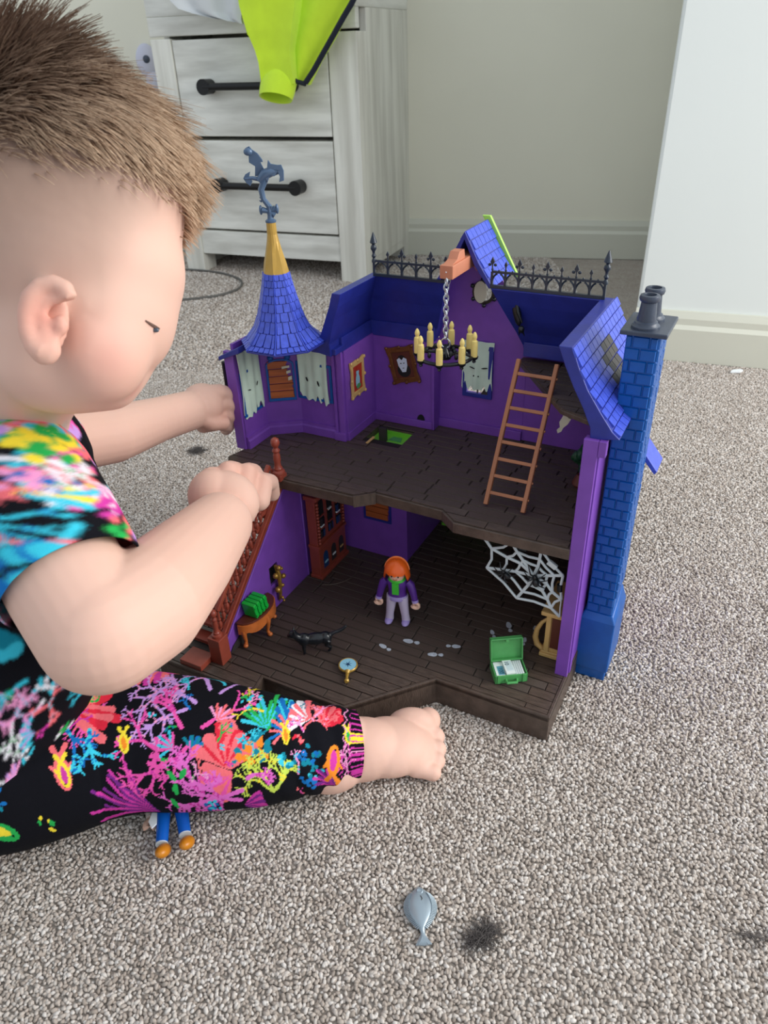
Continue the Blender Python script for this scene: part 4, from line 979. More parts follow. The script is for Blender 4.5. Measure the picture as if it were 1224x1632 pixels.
def spider(lab, px, py, s, rot, yy=.0600):
    c = web_pt(*PX(px, py), yy=yy); t = thing('toy_spider', lab, 'spider', c, R=RX(math.pi/2) @ RZ(rot), group='black spiders on the web')
    g = G().ell((0, -.0026*s, .0005), (.0026*s, .0034*s, .0022*s), n=12, k=8).ell((0, .0022*s, .0003), (.0018*s, .002*s, .0016*s), n=10, k=8); g.obj('body', blacki, t, smooth=True)
    for sx in (-1, 1):
        for k, (a, l) in enumerate(((1.15, .0105), (.45, .0085), (-.2, .0085), (-.95, .0105))):
            d = Vector((sx*math.cos(a), math.sin(a), 0)); G().tube([d*.001*s+Vector((0, .001*s, 0)), d*l*s*.5+Vector((0, .001*s, .0028*s)), d*l*s+Vector((0, .001*s, -.001*s))], [.0007*s, .0006*s, .0003*s], 5).obj('leg', blacki, t, smooth=True)
spider('larger shiny black spider in the middle of the web', 715, 640, 1.25, .2)
spider('thin black spider on the lower left strands of the web', 345, 565, 1.05, .9)
# hanging bat-like figure at right roof
bt = thing('hanging_bat', 'shiny black folded bat figure hanging inside the right roof', 'bat', (-.1135, .1930, .3125))
g = G().ell((0, 0, 0), (.0040, .0028, .0125), RY(-.25), n=12, k=10).ell((.0055, -.001, -.0145), (.0030, .0026, .0034), n=10, k=8)
g.tube([(-.004, 0, .019), (-.001, -.001, .012), (.002, -.003, .002), (.006, -.002, -.008)], [.0014, .0020, .0022, .0008], 8)
g.tube([(-.002, 0, .019), (.001, .0, .0195), (.004, 0, .017)], .0013, 6)
for s in (-1, 1): g.tube([(.0055+s*.0016, -.001, -.0165), (.0065+s*.0026, -.001, -.0205)], [.0012, .0002], 6)
g.obj('body', blacki, bt, smooth=True)
# tattered scrap behind the ladder, dim green plant-like shape
tf_ = G().plate([(0, 0), (.003, .002), (.0045, .006), (.008, .010), (.0105, .0155), (.0075, .0165), (.0065, .021), (.0085, .0285), (.0072, .029), (.0045, .0235), (.003, .0165), (.0005, .011), (.0015, .006), (-.001, .003)], (-.0520, .1400, .2275), (1, 0, 0), (0, 0, 1), .0012)
tf_.obj('torn_banner', ivory, H_)
gl = G()
for i in range(7):
    a = i*.9; gl.ell((.003*math.cos(a), .003*math.sin(a), .006+i*.003), (.006, .004, .0045), RZ(a) @ RY(.4), n=8, k=6)
pt_ = thing('toy_plant', 'dim dark green leafy ornament below the loft by the right wall', 'plant', (-.0300, .155, ZU)); G().lathe([(.006, 0), (.008, .003), (.006, .008), (.004, .012)], n=12).obj('pot', maroon, pt_, smooth=True); 
gl2 = G().add(gl.v, gl.f, Matrix.Translation((0, 0, .008)) @ Matrix.Scale(1.3, 4)); gl2.obj('foliage', mat('dark_green_plastic', (16, 66, 40), .4), pt_, smooth=True)

# dragon weathervane
dv = thing('dragon_finial', 'slate-blue winged dragon weathervane on the gold spire tip', 'weathervane', (OC[0], OC[1], .392), rz=-HA)
S_ = .00055   # metres per photo pixel at the spire
def dz(x, y): return Vector(((x-430)*S_*1.0, 0, (355-y)*S_*.95))
g = G().lathe([(.0048, 0), (.0050, .0015), (.0028, .003), (.0024, .006), (.0030, .0085)], n=14)
g.tube([dz(430, 343), dz(430, 330), dz(422, 318), dz(420, 303), dz(426, 291), dz(430, 284)], [.0022, .0026, .0024, .0028, .0030, .0028], 8)
for a, b in (((431, 338), (418, 335)), ((431, 338), (440, 333)), ((431, 338), (433, 329)), ((431, 338), (438, 344))): g.tube([dz(*a), dz(*b)], [.0016, .0028], 8)
for (x, y) in ((416, 335), (442, 334)): g.ell(dz(x, y), (.0016, .0018, .0042), n=10, k=8)
for k in range(6): g.tube([dz(419+k*.6, 322-k*5), dz(415+k*.8, 320-k*5)], [.0012, .0002], 5)   # back spines
g.tube([dz(418, 290), dz(428, 280), dz(440, 276), dz(452, 276)], [.0030, .0044, .0040, .0022], 10)  # body
g.tube([dz(422, 288), dz(408, 285), dz(397, 286)], [.0020, .0016, .0014], 8)
g.obj('body', dragm, dv, smooth=True)
def flat(pts, y0=-.001, t=.002): return G().plate([((x-430)*S_, (355-y)*S_*.95) for x, y in pts], (0, y0+t, 0), (1, 0, 0), (0, 0, 1), t)
g = flat([(394, 285), (398, 279), (406, 275), (404, 282), (408, 290), (404, 297), (398, 292)]); g.obj('tail_tip', dragm, dv, bevel=.0003)
flat([(412, 283), (414, 268), (405, 262), (406, 250), (401, 241), (408, 238), (412, 243), (420, 249), (426, 258), (427, 262), (423, 262), (427, 272), (422, 283)], .002).obj('neck_wing', dragm, dv, bevel=.0004)
flat([(428, 284), (433, 272), (436, 258), (440, 264), (450, 266), (456, 266), (459, 275), (458, 290), (450, 292), (452, 284), (449, 275), (444, 283), (436, 282), (432, 292)], -.003).obj('wing', dragm, dv, bevel=.0004)
g = G().ell(dz(406, 246)+Vector((0, 0, 0)), (.0038, .0022, .0030), n=10, k=8).tube([dz(404, 246), dz(400, 243)], [.0020, .0006], 8); g.obj('head', dragm, dv, smooth=True)

# ---- toy figures (plain generic)
def limb(g, a, b, r0, r1, n=12): g.tube([a, (Vector(a)+Vector(b))/2, b], [r0, (r0+r1)/2*1.02, r1], n)
t = thing('toy_figure', 'small toy figure with orange hair and purple top standing inside the playhouse', 'toy figure', (-.1735, .0580, ZF), rz=math.radians(14))
# faces -y
g = G()
for s in (-1, 1):
    g2 = G().tube([(s*.0052, 0, .0325), (s*.0062, -.0004, .024), (s*.0078, -.001, .010), (s*.0084, -.0006, .003)], [.0058, .0050, .0040, .0044], 14); g2.obj('leg', tlil, t, smooth=True)
    G().ell((s*.0086, -.0035, .0026), (.0042, .0070, .0028), n=14, k=8).obj('shoe', tlil2, t, smooth=True)
G().lathe([(.0098, 0), (.0104, .002), (.0092, .0046), (.0086, .0060)], n=18, M=Matrix.Translation((0, 0, .0295)) @ Matrix.Diagonal((1, .72, 1, 1))).obj('hips', tlil2, t, smooth=True)
G().lathe([(.0094, 0), (.0086, .004), (.0092, .010), (.0104, .0155), (.0090, .0185), (.004, .0200)], n=20, M=Matrix.Translation((0, 0, .0345)) @ Matrix.Diagonal((1, .72, 1, 1))).obj('torso', tpurp, t, smooth=True)
for s in (-1, 1):
    hand = (s*.0190, -.0030, .0255)
    G().tube([(s*.0102, 0, .0510), (s*.0134, -.0002, .0475), (s*.0160, -.0008, .0390), (s*.0182, -.0024, .0300)], [.0036, .0042, .0036, .0030], 12).obj('arm', tpurp, t, smooth=True)
    G().tube([(s*.0180, -.0022, .0310), (s*.0185, -.0026, .0285)], .0033, 12).obj('cuff', tlil2, t, smooth=True)
    pts = [Vector((s*.0187+.0030*math.cos(a)*1.0, -.0035+.0005, .0250+.0030*math.sin(a))) for a in np.linspace(math.pi*.75 if s > 0 else math.pi*.75, -math.pi*.95, 9)]
    G().tube(pts, .0018, 8, flat=1.3).obj('hand', tskin, t, smooth=True)
G().lathe([(.0080, 0), (.0088, .002), (.0076, .0046), (.005, .005)], n=18, M=Matrix.Translation((0, 0, .0508)) @ Matrix.Diagonal((1, .85, 1, 1))).box(-.0030, .0034, -.0092, -.0066, .0400, .0525).obj('collar', tgreen, t, smooth=True)
G().lathe([(.0045, -.001), (.0074, .001), (.0086, .006), (.0084, .011), (.006, .0155), (.001, .0165)], (0, 0, .0545), 20).obj('head', tskin, t, smooth=True)
for s in (-1, 1): G().ell((s*.0032, -.0084, .0612), (.0008, .0005, .0012), n=8, k=6).obj('eye', blk, t)
G().tube([(-.0022, -.0083, .0577), (0, -.0088, .0570), (.0022, -.0083, .0577)], .0003, 5).obj('mouth', redp, t)
hv = G(); vs = []; K, N = 12, 28
for j in range(K+1):
    for i in range(N):
        a = 2*math.pi*i/N; fr_ = math.cos(a+math.pi/2)  # 1 at front (-y)
        zlow = .0560 if fr_ < .45 else .0640; zlow += .0010*math.sin(i*2.6)
        s = j/K; th = s*math.pi*.62; r = .0112*math.sin(min(th, math.pi/2)); z0_ = .0615+.0128*math.cos(min(th, math.pi/2))
        if th > math.pi/2: z0_ = .0615+(zlow-.0615)*(th-math.pi/2)/(math.pi*.12); r = .0112+(.0008 if fr_ < .45 else -.0006)*(th-math.pi/2)/(math.pi*.12)
        if j == 0: r = .0003
        vs.append((r*math.cos(a), r*math.sin(a)+.0008, max(z0_, zlow) if fr_ >= .45 else z0_))
fs = [(j*N+i, j*N+(i+1) % N, (j+1)*N+(i+1) % N, (j+1)*N+i) for j in range(K) for i in range(N)]; hv.add(vs, fs)
ho = hv.obj('hair', thair, t, smooth=True); so = ho.modifiers.new('s', 'SOLIDIFY'); so.thickness = .0012; so.offset = 1
G().add(*(lambda q: (q.v, q.f))(G().tube([(.0118*math.cos(a), .0008+.004*math.sin(a), .0625+.0128*math.sin(a)) for a in np.linspace(.15, math.pi-.15, 14)], .0011, 6))).obj('hair_ridge', mat('toy_hair_light', (242, 130, 66), .35), ho, smooth=True)

# second figure, lying under the leg: only legs, tunic hem and one hand show
def lay(px, py, z): return onz(px, py, z)
t = thing('toy_figure', 'toy figure in blue trousers and amber shoes lying under the child\'s leg', 'toy figure', onz(268, 1300, 0), house=False)
inv = t.matrix_world.inverted(); L_ = lambda px, py, z: inv @ onz(px, py, z)
for p0, p1, sh in (((262, 1283), (258, 1345), (260, 1356)), ((288, 1283), (295, 1330), (298, 1343))):
    a, b = L_(*p0, .012), L_(*p1, .009)
    G().tube([a+(a-b)*.5, a, (a+b)/2, b], [.0062, .0058, .0050, .0046], 14).obj('leg', tblue, t, smooth=True)
    d = (b-a).normalized(); G().tube([b-d*.0002, b+d*.0006], .0049, 14).obj('trouser_hem', webm, t, smooth=True)
    c = L_(*sh, .010); up_ = (cam_o.location-(inv.inverted() @ c)).normalized()
    Rm = Vector((0, -.45, .9)).to_track_quat('Y', 'X').to_matrix()
    G().ell(c, (.0054, .0092, .0048), Matrix.Rotation(math.radians(-6), 3, 'Z') @ RX(math.radians(-38)), n=18, k=12).obj('shoe', tamber, t, smooth=True)
a = L_(275, 1272, .016); G().ell(a, (.0115, .012, .0095), n=18, k=12).obj('tunic', white, t, smooth=True)
G().plate([(0, 0), (.004, -.003), (.006, -.014), (.003, -.018), (-.001, -.012)], L_(245, 1290, .013), (1, 0, 0), (0, 1, 0), .0015).obj('tunic_flap', white, t, bevel=.0004)
a, b = L_(240, 1275, .010), L_(239, 1303, .008); G().tube([a+(a-b)*.6, a, b], [.0036, .0038, .0032], 12).obj('arm', mat('pale_sleeve', (205, 190, 182), .45), t, smooth=True)
c = L_(239, 1314, .008)
pts = [c+Vector((.0034*math.cos(q), .0044*math.sin(q), 0)) for q in np.linspace(-.9, math.pi+.9, 12)]
G().tube(pts, .0017, 8, flat=1.5).obj('hand', tskin, t, smooth=True)
G().tube([L_(275, 1240, .014), L_(276, 1262, .015)], [.010, .011], 14).ell(L_(274, 1226, .013), (.011, .011, .011)).obj('upper_body', white, t, smooth=True)

# ================================================================ FLOOR CLUTTER
fi = thing('toy_fish', 'small silver-grey plastic flatfish lying on the carpet', 'fish', (*onz(671, 1462, 0).xy, .0030), house=False, rz=math.radians(2))
N = 40; vs = []
def fish_w(t):   # t 0 head .. 1 tail
    if t < .76: return .0104*math.sin(math.pi*(t/.78)**.90)**.95+.0008
    if t < .84: return .0016
    return .0016+(t-.84)/.16*.0042
ys = []
Lf = .041
for i in range(N+1):
    s = i/N; wd = fish_w(s); h = .0030*(math.sin(math.pi*min(1, s/.80))**.6 if s < .80 else .0)+.0007
    for j in range(13):
        q = j/12*2-1; vs.append((q*wd, Lf*(.5-s), h*(1-abs(q)**2.2)*.95))
    for j in range(13):
        q = 1-j/12*2; vs.append((q*wd, Lf*(.5-s), -.0012*(1-abs(q)**4)))
M2 = 26; fs = [(i*M2+k, i*M2+(k+1) % M2, (i+1)*M2+(k+1) % M2, (i+1)*M2+k) for i in range(N) for k in range(M2)]+[tuple(range(M2)), tuple(reversed(range(N*M2, N*M2+M2)))]
g = G(); g.add(vs, fs); g.obj('body', fishm, fi, smooth=True)
g = G()
for s in (-1, 1):
    for k in range(26):
        q = .14+k*.0235; wd = fish_w(q); y = Lf*(.5-q); g.bar((s*wd*.72, y, .0022), (s*(wd+.0007), y-.0006, .0006), .0006, .0008)
g.obj('fin_rays', fishm, fi)
g = G()
for k in range(7): a = (k-3)*.14; g.bar((0, -Lf*.36, .0005), (math.sin(a)*.0075, -Lf*.36-.0068*math.cos(a), .0010), .0007, .0009)
g.obj('tail_rays', fishm, fi)
G().lathe([(.0022, 0), (.0024, .0004), (.0018, .0007), (.0016, .0003)], (0.0006, Lf*.39, .0021), 16).obj('eye_ring', fishm, fi, smooth=True)
G().tube([(.0008, Lf*.30, .0030), (.0018, Lf*.24, .0034), (.0012, Lf*.215, .0034)], .0003, 5).obj('gill_line', darkins, fi)
def fluff(lab, c, rx, ry, n, ang, seed, hz=.004):
    rr = random.Random(seed); g = G()
    for i in range(n):
        a = rr.uniform(0, 6.28); rad = math.sqrt(rr.random()); p = Vector((rx*rad*math.cos(a), ry*rad*math.sin(a), .0012+rr.random()*hz))
        pts = [p]; d = Vector((rr.gauss(0, 1), rr.gauss(0, .5), rr.gauss(0, .25))).normalized()
        for k in range(4): d = (d+Vector((rr.gauss(0, .5), rr.gauss(0, .5), rr.gauss(0, .25)))).normalized(); q = pts[-1]+d*.0028; q.z = max(.0010, min(hz+.002, q.z)); pts.append(q)
        g.tube(pts, .00016, 3, cap=False)
    t = g.obj('lint_tuft', fluffm); t.location = (c.x, c.y, 0); t.rotation_euler.z = ang; tag(t, lab, 'lint', 'tufts of dark fluff on the carpet'); return t
fluff('dark grey tuft of fluff beside the silver fish', onz(768, 1494, 0), .0105, .0042, 330, .55, 1, .003)
fluff('dark tuft of fluff on the carpet below the child\'s far hand', onz(315, 720, 0), .011, .009, 230, 0, 2, .003)
fluff('thin dark strand of fluff at the right edge of the carpet', onz(1198, 1495, 0), .013, .0012, 45, -.3, 3, .0015)
c = onz(1173, 594, 0); sc_ = G().plate([(-.013, -.004), (.004, -.006), (.013, .001), (.010, .006), (-.006, .004)], (0, 0, 0), (1, 0, 0), (0, 1, 0), .004).obj('paper_scrap', white, bevel=.001); sc_.location = (c.x, c.y, .001)
tag(sc_, 'small white scrap on the carpet by the right baseboard', 'scrap')
pts = []
for px, py in ((225, 420), (262, 432), (300, 432), (345, 436), (375, 444), (386, 453), (378, 464), (350, 473), (315, 478), (282, 481), (240, 486)): q = onz(px, py, 0); pts.append((q.x, q.y, .004))
sm_ = []
for i in range(len(pts)-1):
    p0, p1, p2, p3 = [Vector(pts[max(0, min(len(pts)-1, i+k))]) for k in (-1, 0, 1, 2)]
    for k in range(5): t_ = k/5; sm_.append(.5*((2*p1)+(p2-p0)*t_+(2*p0-5*p1+4*p2-p3)*t_**2+(-p0+3*p1-3*p2+p3)*t_**3))
tag(G().tube(sm_, .0032, 6).obj('cable', cablem, smooth=True), 'thin grey cable looped on the carpet in front of the dresser', 'cable')

# ================================================================ DRESSER
FL, FR, BR = Vector((-.533, 2.167)), Vector((-.023, 1.959)), Vector((.135, 2.25))
dx = (FR-FL); DW = dx.length; dx.normalize(); dy = Vector((-dx.y, dx.x)); DD = .34
D = thing('dresser', 'whitewashed wood dresser with black bar handles against the back wall', 'dresser', (FL.x, FL.y, 0), rz=math.atan2(dx.y, dx.x), house=False)
DT = .72
def dp(nm, x0, x1, y0, y1, z0, z1, m, par=D, bv=.002): return G().box(x0, x1, y0, y1, z0, z1).obj(nm, m, par, bevel=bv)
dp('front_post', 0, .058, 0, .06, 0, .555, dressv); dp('front_post', DW-.072, DW, 0, .06, 0, .555, dressv)
dp('side_panel', 0, .018, .06, DD, 0, .60, dressv)
SP = dp('side_panel', DW-.018, DW, .06, DD-.045, .05, .60, dressv); dp('back_post', DW-.045, DW+.0005, DD-.045, DD, 0, .60, dressv); dp('back_post', 0, .045, DD-.045, DD, 0, .60, dressv)
dp('side_rail', DW-.0175, DW-.001, .06, DD-.045, .03, .055, dressv)
dp('bottom_rail', .058, DW-.072, .004, .024, .050, .112, dress)
dp('back_panel', .045, DW-.045, DD-.01, DD, .05, .60, dress)
dp('top_rail', 0, DW, .0, .02, .56, .60, dress)
dp('shelf_bottom', .018, DW-.018, .024, DD-.01, .055, .07, dress)
dp('upper_box', 0, DW, .0, DD, .60, DT-.03, dress); dp('top_slab', -.01, DW+.01, -.012, DD, DT-.03, DT, dress)
for (z0, z1) in ((.118, .333), (.343, .552)):
    dr = dp('drawer', .061, DW-.075, .002, .30, z0, z1, dress)
    zc = (z0+z1)/2+.006; xm = (.061+DW-.075)/2; hw2 = .113
    h = G().tube([(xm-hw2, -.028, zc), (xm+hw2, -.028, zc)], .0085, 12).obj('handle', ironm, dr, smooth=True)
    for s in (-1, 1): G().tube([(xm+s*hw2, .0, zc), (xm+s*hw2, -.010, zc), (xm+s*hw2, -.036, zc)], [.0165, .0165, .0175], 18).obj('handle_mount', ironm, dr, smooth=True)
# jacket hung over the dresser front
jk = thing('hoodie', 'lime green zip-up hoodie draped over the front of the dresser', 'hoodie', (FL.x, FL.y, 0), rz=math.atan2(dx.y, dx.x), house=False)
jinv = jk.matrix_world.inverted()
def jp(px, py, off=-.045):   # point on the plane just in front of the dresser
    o_ = jinv @ Vector((0, 0, CAMH)); d_ = jinv.to_3x3() @ ray(px, py); t_ = (off-o_.y)/d_.y; return o_+d_*t_
def sheet(rows_, thick, m, nm, fold=.008, freq=5, seed=0, par=jk):
    """rows_: list of (left px, right px, y px) from top to bottom"""
    N = 26; vs = []; R = []
    for k in range(len(rows_)-1):
        for s in range(4): t_ = s/4; R.append([rows_[k][i]+(rows_[k+1][i]-rows_[k][i])*t_ for i in range(len(rows_[k]))])
    R.append(list(rows_[-1]))
    for side in (0, 1):
        for q in R:
            l, r, y = q[:3]; yr = q[3] if len(q) > 3 else y; off = q[4] if len(q) > 4 else -.045
            for i in range(N+1):
                t_ = i/N; p = jp(l+(r-l)*t_, y+(yr-y)*t_, off); p.y -= fold*(math.sin(t_*freq*math.pi+seed+y*.012)+.4*math.sin(t_*freq*6+y*.03)*.5)*.6
                p.y += side*thick; vs.append(p)
    M_ = len(R)*(N+1); fs = []
    for j in range(len(R)-1):
        for i in range(N): a = j*(N+1)+i; fs += [(a, a+1, a+N+2, a+N+1), (M_+a+N+1, M_+a+N+2, M_+a+1, M_+a)]
        a = j*(N+1); fs.append((a, a+N+1, M_+a+N+1, M_+a)); a += N; fs.append((a+N+1, a, M_+a, M_+a+N+1))
    a = (len(R)-1)*(N+1)
    for i in range(N): fs += [(i+1, i, M_+i, M_+i+1), (a+i, a+i+1, M_+a+i+1, M_+a+i)]
    g = G(); g.add(vs, fs); return g.obj(nm, m, par, smooth=True)
sheet([(373, 564, -34, -34), (376, 562, -20, -10), (386, 550, 20, 22), (396, 530, 55, 62), (430, 508, 95, 98), (458, 490, 122, 136)], .012, limec, 'body', fold=.012, freq=3.2)
sheet([(376, 468, -34, -34, -.085), (384, 466, 10, 10, -.085), (396, 462, 50, 50, -.085), (408, 460, 80, 80, -.080), (413, 462, 100, 100, -.080), (416, 468, 134, 134, -.075)], .045, limec, 'sleeve', fold=.012, freq=1.0, seed=1.5)
# cuff: an open ring
cc = jp(443, 138, -.062); rx_ = abs((jp(470, 138, -.058)-jp(416, 138, -.058)).x)/2
g = G().lathe([(rx_*.93, .030), (rx_*1.02, .012), (rx_*1.0, -.012), (rx_*.95, -.026), (rx_*.86, -.024), (rx_*.85, .0), (rx_*.6, .02)], n=24, M=Matrix.Translation(cc) @ Matrix.Rotation(math.radians(-30), 4, 'X') @ Matrix.Rotation(math.radians(4), 4, 'Y') @ Matrix.Diagonal((1, .62, 1, 1))); g.obj('cuff', limec, jk, smooth=True)
zp = [jp(x, y, -.062) for x, y in ((576, -30), (573, -20), (560, 6), (547, 28), (532, 55), (515, 85), (500, 112), (487, 132))]
G().tube(zp, .0065, 8, flat=.6).obj('zip', navyc, jk, smooth=True)
G().tube([jp(462, 122, -.06), jp(473, 130, -.06), jp(487, 134, -.06)], .005, 8).obj('hem_edge', navyc, jk, smooth=True)
q = jp(470, -36, -.045); G().ell((q.x, .05, DT+.0225), (.125, .105, .022), n=24, k=10).ell((q.x+.02, .07, DT+.038), (.08, .06, .022), n=20, k=10).ell((q.x, -.035, DT+.006), (.120, .022, .022), n=24, k=10).obj('folded_part', limec, jk, smooth=True)
pb = thing('plastic_bag', 'crumpled white plastic film hanging over the dresser edge beside the hoodie', 'plastic', (FL.x, FL.y, 0), rz=math.atan2(dx.y, dx.x), house=False)
sheet([(258, 386, -34, -34), (262, 388, -20, -20), (272, 388, 0, 8), (286, 386, 14, 22), (310, 386, 22, 32), (345, 388, 30, 38)], .006, whitec, 'film', fold=.010, freq=4, seed=2, par=pb)
q = jp(320, -36, -.045); G().ell((q.x-.02, .05, DT+.0185), (.095, .085, .018), n=24, k=10).ell((q.x-.01, -.033, DT+.004), (.095, .020, .018), n=24, k=10).obj('crumpled_part', whitec, pb, smooth=True)
_r = ray(234, 97); _o = Vector((0, 0)); _t = ((BW0.x)*bn.x+(BW0.y)*bn.y+.012)/(_r.x*bn.x+_r.y*bn.y); q = Vector((0, 0, CAMH))+_r*_t
nl = thing('lilac_object', 'small pale lilac object on the wall left of the dresser', 'night light', (q.x, q.y, q.z), house=False)  # unidentified small lilac object, placed against the back wall
G().ell((0, 0, 0), (.030, .020, .042), n=16, k=12).ell((.012, -.006, -.050), (.022, .015, .026), n=14, k=10).obj('lilac_body', mat('pale_lilac', (206, 206, 222), .6), nl, smooth=True)
G().ell((.004, -.018, .004), (.010, .006, .010), n=12, k=8).obj('grey_cap', slate, nl, smooth=True)

# ================================================================ CHILD
def evaluated(g, vox, smooth_it, name='tmp'):
    me = g.mesh(name); o = bpy.data.objects.new(name, me); COL.objects.link(o)
    r = o.modifiers.new('r', 'REMESH'); r.mode = 'VOXEL'; r.voxel_size = vox; r.use_smooth_shade = True
    s = o.modifiers.new('s', 'SMOOTH'); s.factor = .5; s.iterations = smooth_it
    dg = bpy.context.evaluated_depsgraph_get(); dg.update(); m2 = bpy.data.meshes.new_from_object(o.evaluated_get(dg)); bpy.data.objects.remove(o)
    m2.polygons.foreach_set('use_smooth', [True]*len(m2.polygons)); return m2
def verts(me): a = np.empty(len(me.vertices)*3); me.vertices.foreach_get('co', a); return a.reshape(-1, 3)
def paint(me, cols):
    ca = me.color_attributes.new('Col', 'FLOAT_COLOR', 'POINT'); c4 = np.ones((len(cols), 4)); c4[:, :3] = cols; ca.data.foreach_set('color', c4.ravel())
def L3(*c): return np.array([lin(x) for x in c])
def noise_np(p, s, seed=0):
    out = np.zeros(len(p)); r = np.random.RandomState(seed)
    for k in range(7):
        d = r.normal(size=3); d /= np.linalg.norm(d); out += np.sin((p @ d)*s*(1+.6*k)+r.uniform(0, 6.3)+1.5*np.sin((p @ r.normal(size=3))*s*.7))/(1+.35*k)
    return out/4
def chain(g, pts, n=20):
    """pts (px,py,d,r): rounded tapered chain"""
    V_ = [P(*p[:3]) if len(p) == 4 else Vector(p[0]) for p in pts]; rr = [p[-1] for p in pts]
    chain3(g, V_, rr, n)
def chain3(g, V_, rr, n=20):
    pts, rad = [], []
    for i in range(len(V_)-1):
        for k in range(4): t_ = k/4; pts.append(V_[i].lerp(V_[i+1], t_)); rad.append(rr[i]+(rr[i+1]-rr[i])*t_)
    pts.append(V_[-1]); rad.append(rr[-1]); g.tube(pts, rad, n)
    for v, r in ((V_[0], rr[0]), (V_[-1], rr[-1])): g.ell(v, r*.995, n=n, k=12)
CR = RW.copy()  # columns: camera axes in world
cx, cy, cz = [Vector(CR.col[i]) for i in range(3)]      # right, down, forward
HR = Matrix((cx, cz, -cy)).transposed()                  # local x right, y away, z up in the picture
body = G()
def E(px, py, d, r, tilt=0.0): body.ell(P(px, py, d), r, HR @ RY(tilt), n=26, k=18)
# head
E(66, 318, .432, (.0835, .066, .071), 0.10)
E(120, 420, .432, (.064, .058, .052), 0.15)
E(118, 535, .436, (.045, .047, .042), 0)
E(160, 556, .414, (.028, .028, .031), 0)       # near cheek
E(175, 560, .450, (.028, .028, .030), 0)
E(222, 470, .436, (.0235, .032, .024), 0)      # brow
E(238, 560, .441, (.0088, .009, .0080), 0); E(222, 545, .438, (.011, .011, .014), -.3)   # nose
E(204, 606, .441, (.0115, .015, .0085), 0); E(176, 628, .441, (.0150, .018, .0105), 0)      # lips, chin
E(100, 590, .430, (.036, .036, .026), 0); E(150, 490, .432, (.048, .050, .045), .3); E(135, 610, .43, (.030, .032, .017), 0)
# ear (near side)
ec = lambda x, y, d=.366: P(x, y, d)
ear_pts = [(112, 478), (104, 460), (86, 452), (66, 456), (50, 474), (43, 500), (44, 528), (54, 550), (70, 562)]
body.tube([ec(x, y, .367+abs(i-4)*.0006) for i, (x, y) in enumerate(ear_pts)], [.0042, .0048, .005, .0052, .0052, .005, .0048, .0052, .006], 12)
body.ell(ec(72, 556, .371), (.0082, .006, .0085), HR, n=14, k=10)
body.ell(ec(70, 508, .379), (.0135, .0045, .0200), HR, n=18, k=12)
body.tube([ec(94, 480, .369), ec(78, 480, .369), ec(68, 500, .369), ec(70, 530, .369)], [.0024, .0026, .0026, .003], 10)
body.ell(ec(97, 518, .371), (.0042, .004, .006), HR, n=12, k=8)
# neck and trunk
chain(body, [(50, 560, .455, .040), (20, 640, .485, .037), (0, 700, .510, .045)])
chain(body, [(0, 720, .52, .052), (10, 860, .53, .066), (-30, 1050, .54, .070), (-90, 1180, .565, .070)], 26)
# near arm
chain(body, [(40, 800, .455, .036), (110, 930, .430, .0350), (160, 1010, .418, .0345)], 26)
chain(body, [(165, 1008, .418, .0350), (232, 965, .445, .0355), (300, 893, .510, .0315), (350, 836, .575, .0255)], 26)
# near hand: fist closing on the banister
body.ell(P(358, 800, .607), (.0290, .0190, .0260), HR @ RY(.15), n=22, k=14)
body.ell(P(338, 790, .604), (.0200, .0170, .0220), HR, n=20, k=12)
for (kx, ky, kd) in ((334, 762, .610), (362, 752, .618), (391, 755, .627), (417, 771, .636)):
    chain(body, [(kx-4, ky+26, kd-.004, .0098), (kx+2, ky-2, kd+.002, .0090), (kx+13, ky-2, kd+.020, .0082), (kx+17, ky+16, kd+.033, .0072)], 14)
chain(body, [(345, 820, .610, .0110), (375, 822, .632, .0098), (402, 806, .652, .0084)], 14)
# far arm and hand
chain(body, [(10, 740, .58, .030), (90, 706, .605, .0265), (180, 692, .640, .0250), (255, 668, .690, .0205), (300, 655, .722, .0195)], 22)
body.ell(P(322, 645, .735), (.0215, .0175, .0215), HR @ RY(-.2), n=20, k=14)
for (kx, ky, kd, ln) in ((335, 628, .735, 34), (338, 645, .742, 36), (338, 662, .748, 34), (334, 676, .752, 30)):
    chain(body, [(kx-10, ky, kd-.005, .0092), (kx+ln*.45, ky-3, kd, .0084), (kx+ln, ky+2, kd+.018, .0074), (kx+ln-4, ky+8, kd+.030, .0066)], 14)
chain(body, [(318, 662, .728, .0095), (338, 674, .735, .0085), (356, 674, .742, .0072)], 14)
# foot
FZ = lambda px, py, z: onz(px, py, z)
a1 = FZ(470, 1196, .030); a2 = FZ(545, 1186, .034); a3 = FZ(610, 1180, .024); 
chain3(body, [a1, a2], [.026, .0262], 22)
body.ell(FZ(526, 1216, .024), (.030, .0250, .0240), n=22, k=14)
body.ell(FZ(572, 1194, .026), (.040, .0270, .0260), RZ(.10) @ RY(.10), n=24, k=14)
body.ell(FZ(618, 1190, .021), (.036, .0285, .0205), RZ(.10) @ RY(.12), n=24, k=14)
body.ell(FZ(652, 1190, .0150), (.022, .0275, .0145), RZ(.12) @ RY(.05), n=24, k=14)
body.ell(FZ(655, 1155, .0165), (.022, .0145, .0160), n=18, k=12)
for (bx, by, tx, ty, r) in ((662, 1152, 682, 1148, .0112), (668, 1172, 694, 1174, .0082), (668, 1190, 697, 1194, .0078), (666, 1208, 696, 1213, .0074), (662, 1226, 690, 1231, .0072)):
    chain3(body, [FZ(bx, by, r+.004), FZ((bx+tx)/2, (by+ty)/2, r+.0035), FZ(tx, ty, r+.001)], [r*1.02, r*.90, r*1.05], 14)
me = evaluated(body, .0017, 5)
V = verts(me); print('body verts', len(V))
